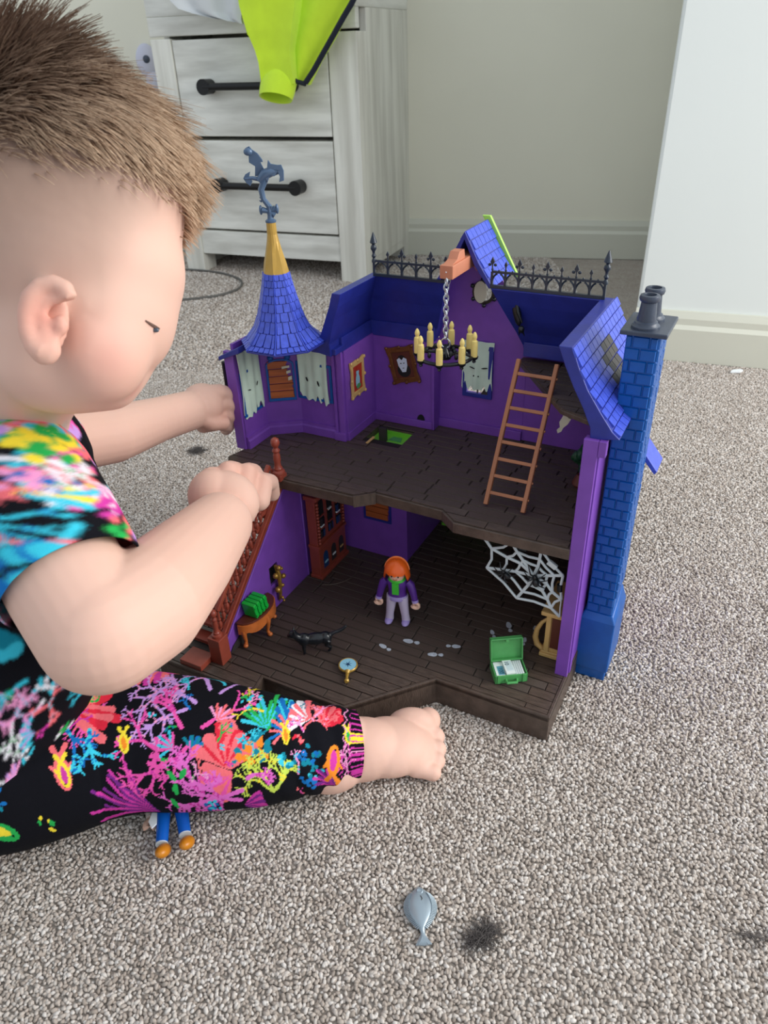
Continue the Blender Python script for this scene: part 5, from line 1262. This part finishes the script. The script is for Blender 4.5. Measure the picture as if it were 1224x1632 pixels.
_e = np.empty(len(me.edges)*2, int); me.edges.foreach_get('vertices', _e); _e = _e.reshape(-1, 2)
_c0 = np.array(P(110, 430, .43)); _w = np.clip((.155-np.linalg.norm(V-_c0, axis=1))/.02, 0, 1)
_w *= np.clip((np.linalg.norm(V-np.array(P(72, 508, .368)), axis=1)-.026)/.008, 0, 1)
_w *= np.clip((np.linalg.norm(V-np.array(P(236, 558, .44)), axis=1)-.010)/.010, .12, 1)
for _k in range(60):
    acc = np.zeros_like(V); cnt = np.zeros(len(V)); np.add.at(acc, _e[:, 0], V[_e[:, 1]]); np.add.at(acc, _e[:, 1], V[_e[:, 0]]); np.add.at(cnt, _e.ravel(), 1)
    V = V+(acc/np.maximum(cnt, 1)[:, None]-V)*(_w*.6)[:, None]
me.vertices.foreach_set('co', V.ravel()); me.update()
C = np.array([np.array(P(66, 318, .432))])
def px_of(Vw):
    q = (Vw-np.array([0, 0, CAMH])) @ np.array(RW); return 612+FPX*q[:, 0]/q[:, 2], 816+FPX*q[:, 1]/q[:, 2], q[:, 2]
Lm = np.array(HR.inverted()); loc = (V-C) @ Lm.T     # head frame: x front, y away, z up
sk = np.tile(L3(224, 182, 164), (len(V), 1)); nz = noise_np(V, 55, 2)[:, None]
sk = sk*(1+.03*nz)+np.array([.03, -.005, -.01])*np.clip(noise_np(V, 30, 9), 0, 1)[:, None]
def blob(c, r, col, s):   # natural flush of knuckles, cheeks, ear, toes
    d = np.linalg.norm(V-np.array(c), axis=1); w_ = (np.clip(1-d/r, 0, 1)**1.3*s)[:, None]; return sk*(1-w_)+L3(*col)*w_
sk = blob(P(175, 575, .39), .035, (226, 150, 136), .5); sk = blob(P(70, 505, .366), .026, (222, 138, 120), .75)
sk = blob(P(205, 612, .43), .012, (200, 110, 104), .7)
for p in (P(350, 760, .62), P(400, 760, .63), P(350, 670, .74), P(690, 1190, .57)): sk = blob(p, .03, (222, 146, 126), .35)
# concha shadow is geometry; scalp carries short clipped hair, denser towards the crown
bound = .002-.30*(loc[:, 0])+.004*noise_np(V, 120, 4)
hm = 1/(1+np.exp(-(loc[:, 2]+.064+.004*noise_np(V, 90, 12)-np.clip(loc[:, 0]-.052, 0, .2)*2.0)/.0075)); hm *= 1/(1+np.exp((np.linalg.norm(loc*np.array([.85, 1, .9]), axis=1)-.12)/.004))
dens = .40+.52/(1+np.exp(-(loc[:, 2]+.030-loc[:, 0]*.15)/.014))
fz = L3(126, 104, 90)[None]*(1+.12*noise_np(V, 400, 6)[:, None])
k = (hm*dens*np.clip(1-.45*np.clip((loc[:, 0]-.050)/.035, 0, 1), .2, 1))[:, None]
sk = sk*(1-k)+fz*k
paint(me, np.clip(sk, 0, 1)); me.materials.append(skin)
child = link('child', me); tag(child, 'toddler in a bright coral-reef print outfit sitting barefoot and reaching into the playhouse', 'person')
bvh = BVHTree.FromPolygons([Vector(v) for v in V], [tuple(p.vertices) for p in me.polygons])
def surf(px, py, off=.0004):
    r = ray(px, py).normalized(); h = bvh.ray_cast(Vector((0, 0, CAMH)), r); return (h[0]-r*off) if h[0] is not None else P(px, py, .42)
# eye: lashes and lid line, eyebrow, ear canal
G().tube([surf(232, 511), surf(239, 516), surf(247, 521), surf(254, 524)], [.0004, .0008, .0010, .0005], 6).obj('eyelashes', mat('lash_brown', (104, 78, 68), .7), child, smooth=True)
G().ell(surf(246, 525, -.0003), (.0028, .0012, .0016), HR @ RY(.3), n=12, k=8).obj('eye', mat('eye_grey', (70, 76, 88), .2), child, smooth=True)
# hair strands
def hair():
    rr = np.random.RandomState(5); n = 17000; vs, fs, cs = [], [], []
    c = np.array(P(66, 318, .432)); A = np.array(HR)
    ax = np.array([.0835, .066, .071])
    k = 0
    th = rr.uniform(0, 2*np.pi, n*5); zz = rr.uniform(-.2, 1, n*5); ok = 0
    for t_, z_ in zip(th, zz):
        r_ = math.sqrt(max(0, 1-z_*z_)); u_ = np.array([r_*math.cos(t_), r_*math.sin(t_), z_])
        # long hair only on the top, running forward to the fringe
        lim = .02+.10*u_[0] if u_[1] < 0 else .10-.1*u_[0]
        if z_ < lim+rr.normal()*.09: continue
        ok += 1
        if ok > n: break
        root = np.array(RY(.10)) @ (u_*ax)
        fr = min(1, max(0, (u_[0]+.15)/.9)); side_ = min(1, max(0, (z_-lim)/.5))
        lift = (1.15*(1-fr)+.10*fr)*(.35+.65*side_)
        Ln = (.036*(1-fr)+.034*fr)*(.55+.55*rr.rand())*(.35+.65*side_)
        d = u_*lift+np.array([.55+.40*fr, -.03*(1-side_), .05-.50*fr-.30*(1-side_)])+rr.normal(size=3)*.14
        q_ = Vector(root*75); d = d+np.array(noise.noise_vector(q_))*.42+np.array(noise.noise_vector(q_*2.3))*.22; Ln *= .85+.5*abs(noise.noise(q_*.6))
        d /= np.linalg.norm(d); p = root.copy(); segs = 4; pts = []
        for s_ in range(segs+1):
            pts.append(p.copy()); p = p+d*Ln/segs; d = d+np.array([.14, 0, -.10-.14*fr]); d /= np.linalg.norm(d)
        w_ = .00026+.00022*rr.rand(); side = np.cross(d, u_); side /= (np.linalg.norm(side)+1e-9); nr = np.cross(side, d)
        dark_ = 1/(1+math.exp((u_[0]-.38+rr.normal()*.12)/.15)); dark_ *= .45+.55*side_; base_ = L3(72, 52, 44)*dark_+L3(160, 126, 102)*(1-dark_)
        tip_ = L3(112, 84, 68)*dark_+L3(228, 198, 168)*(1-dark_)
        b0 = len(vs)
        for s_, q in enumerate(pts):
            f_ = s_/segs; ww = w_*(1-f_*.75); col_ = base_*(1-f_)+tip_*f_
            for o_ in (side*ww, -side*ww*.6+nr*ww, -side*ww*.6-nr*ww): vs.append(c+A @ (q+o_)); cs.append(col_)
        for s_ in range(segs):
            for j in range(3): a = b0+s_*3+j; b = b0+s_*3+(j+1) % 3; fs.append((a, b, b+3, a+3))
    g = G(); g.v = [tuple(v) for v in vs]; g.f = fs; me = bpy.data.meshes.new('hair'); me.from_pydata(g.v, [], g.f)
    me.polygons.foreach_set('use_smooth', [True]*len(me.polygons)); paint(me, np.clip(np.array(cs), 0, 1)); me.materials.append(hairm)
    o = link('hair', me, child); o['kind'] = 'stuff'; o['label'] = 'brown hair with fair tips brushed forward'
hair()

# ---- printed cloth: patterns drawn in the cloth's own unrolled space
class Canvas:
    def __init__(s, w_, h_, ppu): s.w, s.h, s.ppu = w_, h_, ppu; s.a = np.tile(L3(13, 13, 20), (h_, w_, 1)).astype(np.float32); s.Y, s.X = np.mgrid[0:h_, 0:w_]
    def seg(s, x0, y0, x1, y1, r0, r1, col):
        m = max(r0, r1)+2; xa, xb = int(max(0, min(x0, x1)-m)), int(min(s.w, max(x0, x1)+m)+1); ya, yb = int(max(0, min(y0, y1)-m)), int(min(s.h, max(y0, y1)+m)+1)
        if xa >= xb or ya >= yb: return
        X, Y = s.X[ya:yb, xa:xb], s.Y[ya:yb, xa:xb]; dx_, dy_ = x1-x0, y1-y0; L2 = dx_*dx_+dy_*dy_+1e-9
        t_ = np.clip(((X-x0)*dx_+(Y-y0)*dy_)/L2, 0, 1); d = np.hypot(X-x0-dx_*t_, Y-y0-dy_*t_); msk = d < (r0+(r1-r0)*t_)
        s.a[ya:yb, xa:xb][msk] = col
    def ellp(s, cx_, cy_, rx, ry, ang, col):
        m = max(rx, ry)+2; xa, xb = int(max(0, cx_-m)), int(min(s.w, cx_+m)+1); ya, yb = int(max(0, cy_-m)), int(min(s.h, cy_+m)+1)
        if xa >= xb or ya >= yb: return
        X, Y = s.X[ya:yb, xa:xb]-cx_, s.Y[ya:yb, xa:xb]-cy_; c_, s_ = math.cos(ang), math.sin(ang)
        msk = ((X*c_+Y*s_)/rx)**2+((-X*s_+Y*c_)/ry)**2 < 1; s.a[ya:yb, xa:xb][msk] = col
    def branch(s, x, y, ang, ln, w_, dep, col, rr, col2=None, spread=.55):
        wob = rr.uniform(-.3, .3); n = 5; px_, py_ = x, y
        for k in range(n):
            ang += wob*.35+rr.uniform(-.18, .18); qx, qy = px_+math.cos(ang)*ln/n, py_+math.sin(ang)*ln/n; c = col if col2 is None or k % 2 else col2
            s.seg(px_, py_, qx, qy, w_*(1-.25*k/n), w_*(1-.25*(k+1)/n), c if dep % 2 else (col2 if col2 is not None else col)); px_, py_ = qx, qy
        if dep > 0:
            for sg in (-1, 1):
                if rr.random() < .92: s.branch(px_, py_, ang+sg*spread*rr.uniform(.6, 1.3), ln*rr.uniform(.6, .85), w_*.78, dep-1, col, rr, col2, spread)
            if rr.random() < .4: s.branch(px_, py_, ang, ln*.6, w_*.7, dep-1, col, rr, col2, spread)
    def fish(s, x, y, ang, L, c1, c2):
        c_, s_ = math.cos(ang), math.sin(ang)
        s.ellp(x, y, L*.5, L*.24, ang, c1); s.ellp(x, y, L*.34, L*.12, ang, c2)
        for sg in (-1, 1): s.seg(x-c_*L*.42, y-s_*L*.42, x-c_*L*.72-s_*sg*L*.2, y-s_*L*.72+c_*sg*L*.2, L*.05, L*.09, c1); s.seg(x-c_*L*.1-s_*sg*L*.18, y-s_*L*.1+c_*sg*L*.18, x-c_*L*.25-s_*sg*L*.32, y-s_*L*.25+c_*sg*L*.32, L*.07, L*.03, c1)
        s.ellp(x+c_*L*.36-s_*L*.05, y+s_*L*.36+c_*L*.05, L*.035, L*.035, 0, L3(10, 10, 14))
    def brain(s, x, y, R, col, col2, rr, n=14):
        for k in range(n): a = rr.uniform(0, 6.28); q = math.sqrt(rr.random())*R; s.ellp(x+q*math.cos(a), y+q*math.sin(a)*.9, R*.28, R*.2, rr.uniform(0, 3), col if k % 2 else col2)
    def fan(s, x, y, ang, R, n, w_, col, col2, rr, spread=1.0):
        for k in range(n):
            a = ang+(k/(n-1)-.5)*2*spread; l = R*rr.uniform(.75, 1.05); mx, my = x+math.cos(a)*l*.55, y+math.sin(a)*l*.55; a2 = a+rr.uniform(-.3, .3)
            c = col if k % 2 else col2; s.seg(x, y, mx, my, w_*.6, w_, c); s.seg(mx, my, mx+math.cos(a2)*l*.45, my+math.sin(a2)*l*.45, w_, w_*1.15, c)
PINK, LPINK, MAG, RED, CORAL, CY, BLU, TEAL, YEL, ORA, GRN, PUR, WH, LIL = [L3(*c) for c in ((236, 86, 170), (244, 158, 206), (206, 60, 160), (226, 44, 66), (244, 112, 120), (60, 196, 220), (22, 110, 184), (20, 128, 150), (244, 218, 60), (244, 140, 44), (40, 170, 80), (122, 42, 132), (236, 232, 240), (196, 150, 220))]
# leg print is laid out on a 1 unit = 1 mm-ish sheet: x along the leg, y around it
KS = 1.6
leg = Canvas(int(760*KS), int(900*KS), KS); rr = random.Random(11)
def lx(x, y): return (x+90)*KS, (y-1000+180)*KS    # sheet position of a motif
def Br(x, y, a, l, w_, d, c, c2=None, sp=.55):
    X_, Y_ = lx(x, y); leg.branch(X_, Y_, a, l*KS*.8, w_*KS*.62, d+1, c, rr, c2, sp)
def Fs(x, y, a, L, c1, c2): X_, Y_ = lx(x, y); leg.fish(X_, Y_, a, L*KS, c1, c2)
def Bn(x, y, R, c1, c2, n=14): X_, Y_ = lx(x, y); leg.brain(X_, Y_, R*KS, c1, c2, rr, n)
def Fn(x, y, a, R, n, w_, c1, c2, sp=1.0): X_, Y_ = lx(x, y); leg.fan(X_, Y_, a, R*KS, n, w_*KS, c1, c2, rr, sp)
for i in range(46):    # background growth everywhere round the leg
    x, y = rr.uniform(-90, 660), rr.uniform(830, 1700)
    if -20 < x < 590 and 1070 < y < 1390: continue
    k = rr.random(); c = rr.choice([PINK, MAG, RED, CY, BLU, TEAL, YEL, ORA, GRN, PUR, LIL])
    if k < .45: Br(x, y, rr.uniform(0, 6.28), 34, 4, 4, c, rr.choice([LPINK, c, CORAL]))
    elif k < .65: Bn(x, y, 26, c, CY)
    elif k < .85: Fn(x, y, rr.uniform(0, 6.28), 44, 9, 4, c, rr.choice([CORAL, PINK]))
    else: Fs(x, y, rr.uniform(0, 6.28), 36, YEL, ORA)
for (x, y, a) in ((30, 1200, -1.2), (85, 1175, -.9), (130, 1150, -.4), (60, 1150, -2.2), (110, 1120, -1.7), (10, 1130, -1.0)): Br(x, y, a, 34, 6, 4, CORAL, PINK, .6)
Fn(150, 1140, -.2, 70, 9, 6, RED, CORAL, .8); Bn(50, 1135, 26, CY, TEAL); Fn(20, 1190, -2.4, 60, 9, 5, PINK, CORAL, .9); Br(150, 1160, .9, 30, 5, 2, CY, BLU); Br(185, 1165, 1.3, 30, 5, 2, BLU, CY)
Bn(48, 1232, 24, TEAL, BLU, 18); Bn(30, 1250, 14, BLU, CY); Bn(62, 1262, 14, BLU, TEAL)
Fs(154, 1220, 1.35, 46, CORAL, MAG); Fs(156, 1222, 1.35, 34, YEL, MAG); Fs(235, 1182, 1.45, 30, YEL, ORA); Fs(466, 1174, 1.4, 24, YEL, ORA); Fs(535, 1207, -1.45, 42, ORA, MAG); Fs(558, 1175, 1.4, 22, YEL, GRN)
Fs(8, 1270, 1.3, 44, ORA, YEL); Fs(50, 1302, .1, 60, GRN, YEL); Fs(5, 1338, .3, 34, YEL, ORA); Bn(120, 1290, 12, GRN, YEL, 8)
Fn(268, 1285, -2.55, 88, 12, 2.0, PUR, MAG, .55)
for (x, y, a, l) in ((330, 1125, -2.6, 38), (318, 1135, 2.9, 36), (345, 1105, -2.0, 34), (362, 1110, -.7, 30), (300, 1110, -2.9, 36), (280, 1100, 2.5, 32)): Br(x, y, a, l, 4.2, 3, LPINK, LIL, .5)
for (x, y, a, l) in ((330, 1180, 2.5, 36), (300, 1205, 2.8, 34), (345, 1160, -.6, 34), (280, 1190, -2.5, 30), (315, 1160, -2.2, 32)): Br(x, y, a, l, 5.2, 3, MAG, PINK, .55)
Br(280, 1175, 1.4, 26, 4, 2, PINK, PINK); Bn(300, 1165, 9, GRN, TEAL, 6); Bn(292, 1210, 8, GRN, GRN, 6); Fn(332, 1195, -1.3, 26, 7, 2, BLU, TEAL, .7)
Fn(385, 1215, -1.65, 52, 9, 8, RED, CORAL, 1.0); Bn(378, 1165, 16, CORAL, RED, 12); Fn(385, 1225, 2.6, 40, 7, 7, PINK, CORAL, .7)
Bn(418, 1190, 24, ORA, TEAL, 22); Br(418, 1200, -1.2, 18, 2.4, 3, TEAL, CY, .7); Br(432, 1170, -.4, 16, 2.4, 3, RED, TEAL, .8)
for k in range(5): Br(445, 1250, -2.6+k*.55, 26, 3.4, 3, YEL, L3(200, 220, 90), .45)
Fn(440, 1165, -1.9, 50, 12, 2.4, GRN, CY, .8); Fn(470, 1160, -1.5, 40, 9, 3, CY, BLU, .8); Br(430, 1140, -2.4, 20, 2.5, 3, GRN, YEL, .5)
Bn(470, 1205, 15, CY, TEAL, 14); Bn(500, 1200, 15, BLU, TEAL, 16); Bn(510, 1225, 12, TEAL, CY, 12); Bn(498, 1235, 12, BLU, BLU, 10)
for (x, y, a, l) in ((400, 1250, 2.9, 38), (370, 1235, 2.6, 34), (395, 1265, -3.0, 36), (360, 1262, 2.9, 34), (345, 1245, -2.7, 30), (410, 1232, -.6, 18)): Br(x, y, a, l, 5.5, 3, MAG, L3(230, 110, 200), .5)
for (x, y, a) in ((302, 1228, 1.0), (318, 1225, -1.0), (305, 1248, 1.6), (298, 1270, 1.2)): X_, Y_ = lx(x, y); leg.ellp(X_, Y_, 9*KS, 4*KS, a, GRN)
Bn(352, 1275, 12, CY, BLU, 12); Fn(400, 1275, -.1, 34, 8, 3, PUR, MAG, .7)
Fn(500, 1150, -2.7, 34, 8, 4, CORAL, WH, .8); Fn(522, 1160, -1.2, 28, 8, 4, RED, CORAL, .9); Br(490, 1165, -1.0, 22, 3.2, 3, LPINK, CORAL, .6); Bn(540, 1150, 9, RED, CORAL, 8); Bn(485, 1180, 9, CORAL, RED, 8)
Br(560, 1155, 1.35, 30, 2.2, 3, LPINK, MAG, .4); Fn(535, 1240, -2.6, 30, 8, 2, PUR, MAG, .7); Br(556, 1230, -1.7, 20, 2, 2, MAG, LPINK)
for _ in range(60):
    x, y = rr.uniform(0, 560), rr.uniform(1085, 1290); c = rr.choice([PINK, MAG, CY, TEAL, CORAL, LPINK, BLU, GRN]); 
    if 60 < x < 300 and y > 1165: continue
    if rr.random() < .5: Br(x, y, rr.uniform(-2.6, -.5), rr.uniform(12, 20), 2.6, 2, c, rr.choice([LPINK, c]))
    elif rr.random() < .6: Bn(x, y, rr.uniform(5, 10), c, rr.choice([CY, CORAL, TEAL]), 9)
    else: Fn(x, y, rr.uniform(-2.8, -.3), rr.uniform(18, 28), 8, 1.8, c, rr.choice([LPINK, CORAL, CY]))
for (x, y, a, L_f, c1, c2) in ((154, 1220, 1.35, 46, CORAL, CORAL), (156, 1222, 1.35, 34, YEL, MAG), (235, 1182, 1.45, 28, YEL, ORA), (466, 1174, 1.4, 24, YEL, ORA), (535, 1207, -1.45, 40, ORA, MAG), (558, 1175, 1.4, 20, YEL, GRN)): Fs(x, y, a, L_f, c1, c2)
for k0, c in ((553, LPINK), (562, MAG)):   # thin wavy lines by the cuff
    for k in range(60):
        xa, ya = lx(k0+2.5*math.sin(k*.8), 1130+k*2.2); xb, yb = lx(k0+2.5*math.sin((k+1)*.8), 1130+(k+1)*2.2); leg.seg(xa, ya, xb, yb, .7*KS, .7*KS, c)
# leggings
secs = [(-140, 1215, 150), (-40, 1222, 140), (40, 1214, 130), (110, 1200, 122), (170, 1188, 113), (240, 1182, 108), (300, 1184, 104), (360, 1189, 97), (420, 1193, 88), (470, 1193, 76), (510, 1192, 67), (540, 1190, 61), (562, 1189, 57)]
pc, pr = [], []
for x, y, hpx in secs:
    r = .05
    for _ in range(12): q = onz(x, y, r); d = (q-Vector((0, 0, CAMH))) @ cz; r = hpx*d/FPX*.985
    pc.append(Vector((q.x, q.y, r+.0005))); pr.append(r)
lg = G(); chain3(lg, pc, pr, 40)
# thigh runs back to the trunk, outside the picture
chain3(lg, [pc[0]+Vector((-.03, .01, 0)), pc[0]+Vector((-.16, .06, .01)), P(-120, 1150, .58)], [pr[0], .075, .075], 30)
me = evaluated(lg, .00105, 9); bmx = bmesh.new(); bmx.from_mesh(me); dleg = (pc[-1]-pc[-3]).normalized()
bmesh.ops.bisect_plane(bmx, geom=bmx.verts[:]+bmx.edges[:]+bmx.faces[:], plane_co=pc[-1]+dleg*.003, plane_no=dleg, clear_outer=True)
bmx.to_mesh(me); bmx.free(); me.polygons.foreach_set('use_smooth', [True]*len(me.polygons))
V = verts(me); print('leg verts', len(V))
PA = np.array([list(p) for p in pc]); SX = np.array([s_[0] for s_ in secs]); PRr = np.array(pr); SY = np.array([s_[1] for s_ in secs]); SH = np.array([s_[2] for s_ in secs])
tx = np.interp(V[:, 0], PA[:, 0], np.arange(len(PA))); i0 = np.clip(tx.astype(int), 0, len(PA)-2); ft = tx-i0
cen = PA[i0]*(1-ft[:, None])+PA[i0+1]*ft[:, None]; sxm = SX[i0]*(1-ft)+SX[i0+1]*ft; rm_ = PRr[i0]*(1-ft)+PRr[i0+1]*ft; hpm = SH[i0]*(1-ft)+SH[i0+1]*ft; sym = SY[i0]*(1-ft)+SY[i0+1]*ft
dv_ = V-cen; ang = np.arctan2(-dv_[:, 1], dv_[:, 2])         # angle round the leg, 0 on top, + towards the near side
phi = ang-math.radians(42)                                    # print centred on the upper near side
vv = sym+hpm*np.where(np.abs(phi) < 1.45, np.sin(np.clip(phi, -1.45, 1.45)), np.sign(phi)*(1+(np.abs(phi)-1.45)*.9))
# gathered folds near the cuff and behind the knee
fold = .0011*np.sin((sxm-.35*(vv-1190))*.16)*np.clip((sxm-430)/60, 0, 1)+.0012*np.sin((sxm*.5+vv)*.07)*np.clip((330-sxm)/100, 0, 1)
rad = dv_/np.linalg.norm(dv_, axis=1, keepdims=True); V2 = V+rad*fold[:, None]; V2[:, 2] = np.maximum(V2[:, 2], .0008)
me.vertices.foreach_set('co', V2.ravel()); me.update()
ix = np.clip(((sxm+90)*KS).astype(int), 0, leg.w-1); iy = np.clip(((vv-1000+180)*KS).astype(int), 0, leg.h-1)
cc_ = leg.a[iy, ix]*(1+.10*noise_np(V, 900, 3)[:, None]); paint(me, np.clip(cc_, 0, 1)); me.materials.append(cloth)
lgo = link('leggings', me, child); lgo['label'] = 'black leggings printed with pink coral and yellow fish'
sd = lgo.modifiers.new('s', 'SOLIDIFY'); sd.thickness = .0014; sd.offset = 0
# shirt
sh = G()
chain3(sh, [P(10, 742, .52), P(22, 860, .535), P(-10, 1010, .545), P(-60, 1130, .565)], [.058, .0735, .083, .090], 34)
chain3(sh, [P(34, 770, .470), P(72, 850, .446), P(108, 915, .434)], [.044, .0445, .0430], 30)
chain3(sh, [P(20, 750, .575), P(62, 704, .598)], [.034, .0325], 24)
# open sleeve ends: cut the rounded caps
me = evaluated(sh, .0016, 5)
bmx = bmesh.new(); bmx.from_mesh(me)
for a, b in ((P(72, 850, .446), P(108, 915, .434)), (P(20, 750, .575), P(62, 704, .598))):
    dirv = (b-a).normalized(); geo = [e for e in bmx.verts if (e.co-b).dot(dirv) > .006 and (e.co-b).length < .085]
    fs_ = set(f for v in geo for f in v.link_faces)
    if a.y < .5: pl = b+dirv*.006
    rg = bmesh.ops.bisect_plane(bmx, geom=list({v for f in fs_ for v in f.verts})+list({e for f in fs_ for e in f.edges})+list(fs_), plane_co=b+dirv*.008, plane_no=dirv, clear_outer=True)
bmx.to_mesh(me); bmx.free(); me.polygons.foreach_set('use_smooth', [True]*len(me.polygons))
V = verts(me); print('shirt verts', len(V))
shc = Canvas(900, 1100, 1.0); rr = random.Random(23); leg2 = leg; 
for i in range(520):
    x, y = rr.uniform(0, 900), rr.uniform(0, 1100); c = rr.choice([PINK, MAG, CORAL, CY, BLU, TEAL, YEL, GRN, LIL, CY, PINK, LIL]); c2 = rr.choice([LPINK, CY, WH, CORAL, c])
    k = rr.random()
    if k < .3: shc.brain(x, y, 20, c, c2, rr, 14)
    elif k < .62: shc.branch(x, y, rr.uniform(0, 6.28), 26, 4, 4, c, rr, c2)
    elif k < .85: shc.fan(x, y, rr.uniform(0, 6.28), 40, 9, 4, c, c2, rr)
    elif k < .9: shc.fish(x, y, rr.uniform(0, 6.28), 34, YEL, ORA)
    else: shc.ellp(x, y, 30, 22, rr.uniform(0, 3), L3(12, 12, 18))
for (x, y, R, c, c2) in ((150, 560, 60, PINK, LIL), (240, 610, 50, MAG, PINK), (400, 660, 55, CY, BLU), (330, 800, 55, CY, TEAL), (220, 780, 40, GRN, TEAL), (330, 430, 40, GRN, LIL), (250, 380, 30, YEL, LIL), (480, 600, 35, LIL, CORAL), (120, 420, 35, CY, GRN)): shc.brain(x, y, R, c, c2, rr, 30)
for (x, y, R, c, c2) in ((430, 440, 40, CY, CORAL), (400, 470, 30, GRN, YEL), (470, 420, 30, PINK, LIL), (420, 400, 25, ORA, CY)): shc.brain(x, y, R, c, c2, rr, 40)
for _ in range(2):      # soft, slightly out-of-focus print
    a_ = shc.a; a_ = (a_+np.roll(a_, 2, 0)+np.roll(a_, -2, 0)+np.roll(a_, 2, 1)+np.roll(a_, -2, 1))/5; shc.a = a_
O_ = np.array(P(10, 860, .53)); dl = (V-O_) @ Lm.T; an = np.arctan2(dl[:, 0], -dl[:, 1]); rl = .075
ux = np.clip((an*rl/.0005*1.0+300).astype(int) % 900, 0, 899); ux = np.where(dl[:, 1] > .030, (dl[:, 0]/.0004+450).astype(int) % 900, ux)
uy = np.clip((-(dl[:, 2])/.00040+620).astype(int) % 1100, 0, 1099)
paint(me, np.clip(shc.a[uy, ux], 0, 1)); me.materials.append(cloth); so_ = link('shirt', me, child); so_['label'] = 'short-sleeved black shirt with bright pink and turquoise reef print'
sd = so_.modifiers.new('s', 'SOLIDIFY'); sd.thickness = .0012; sd.offset = 0
print('done', len(bpy.data.objects))
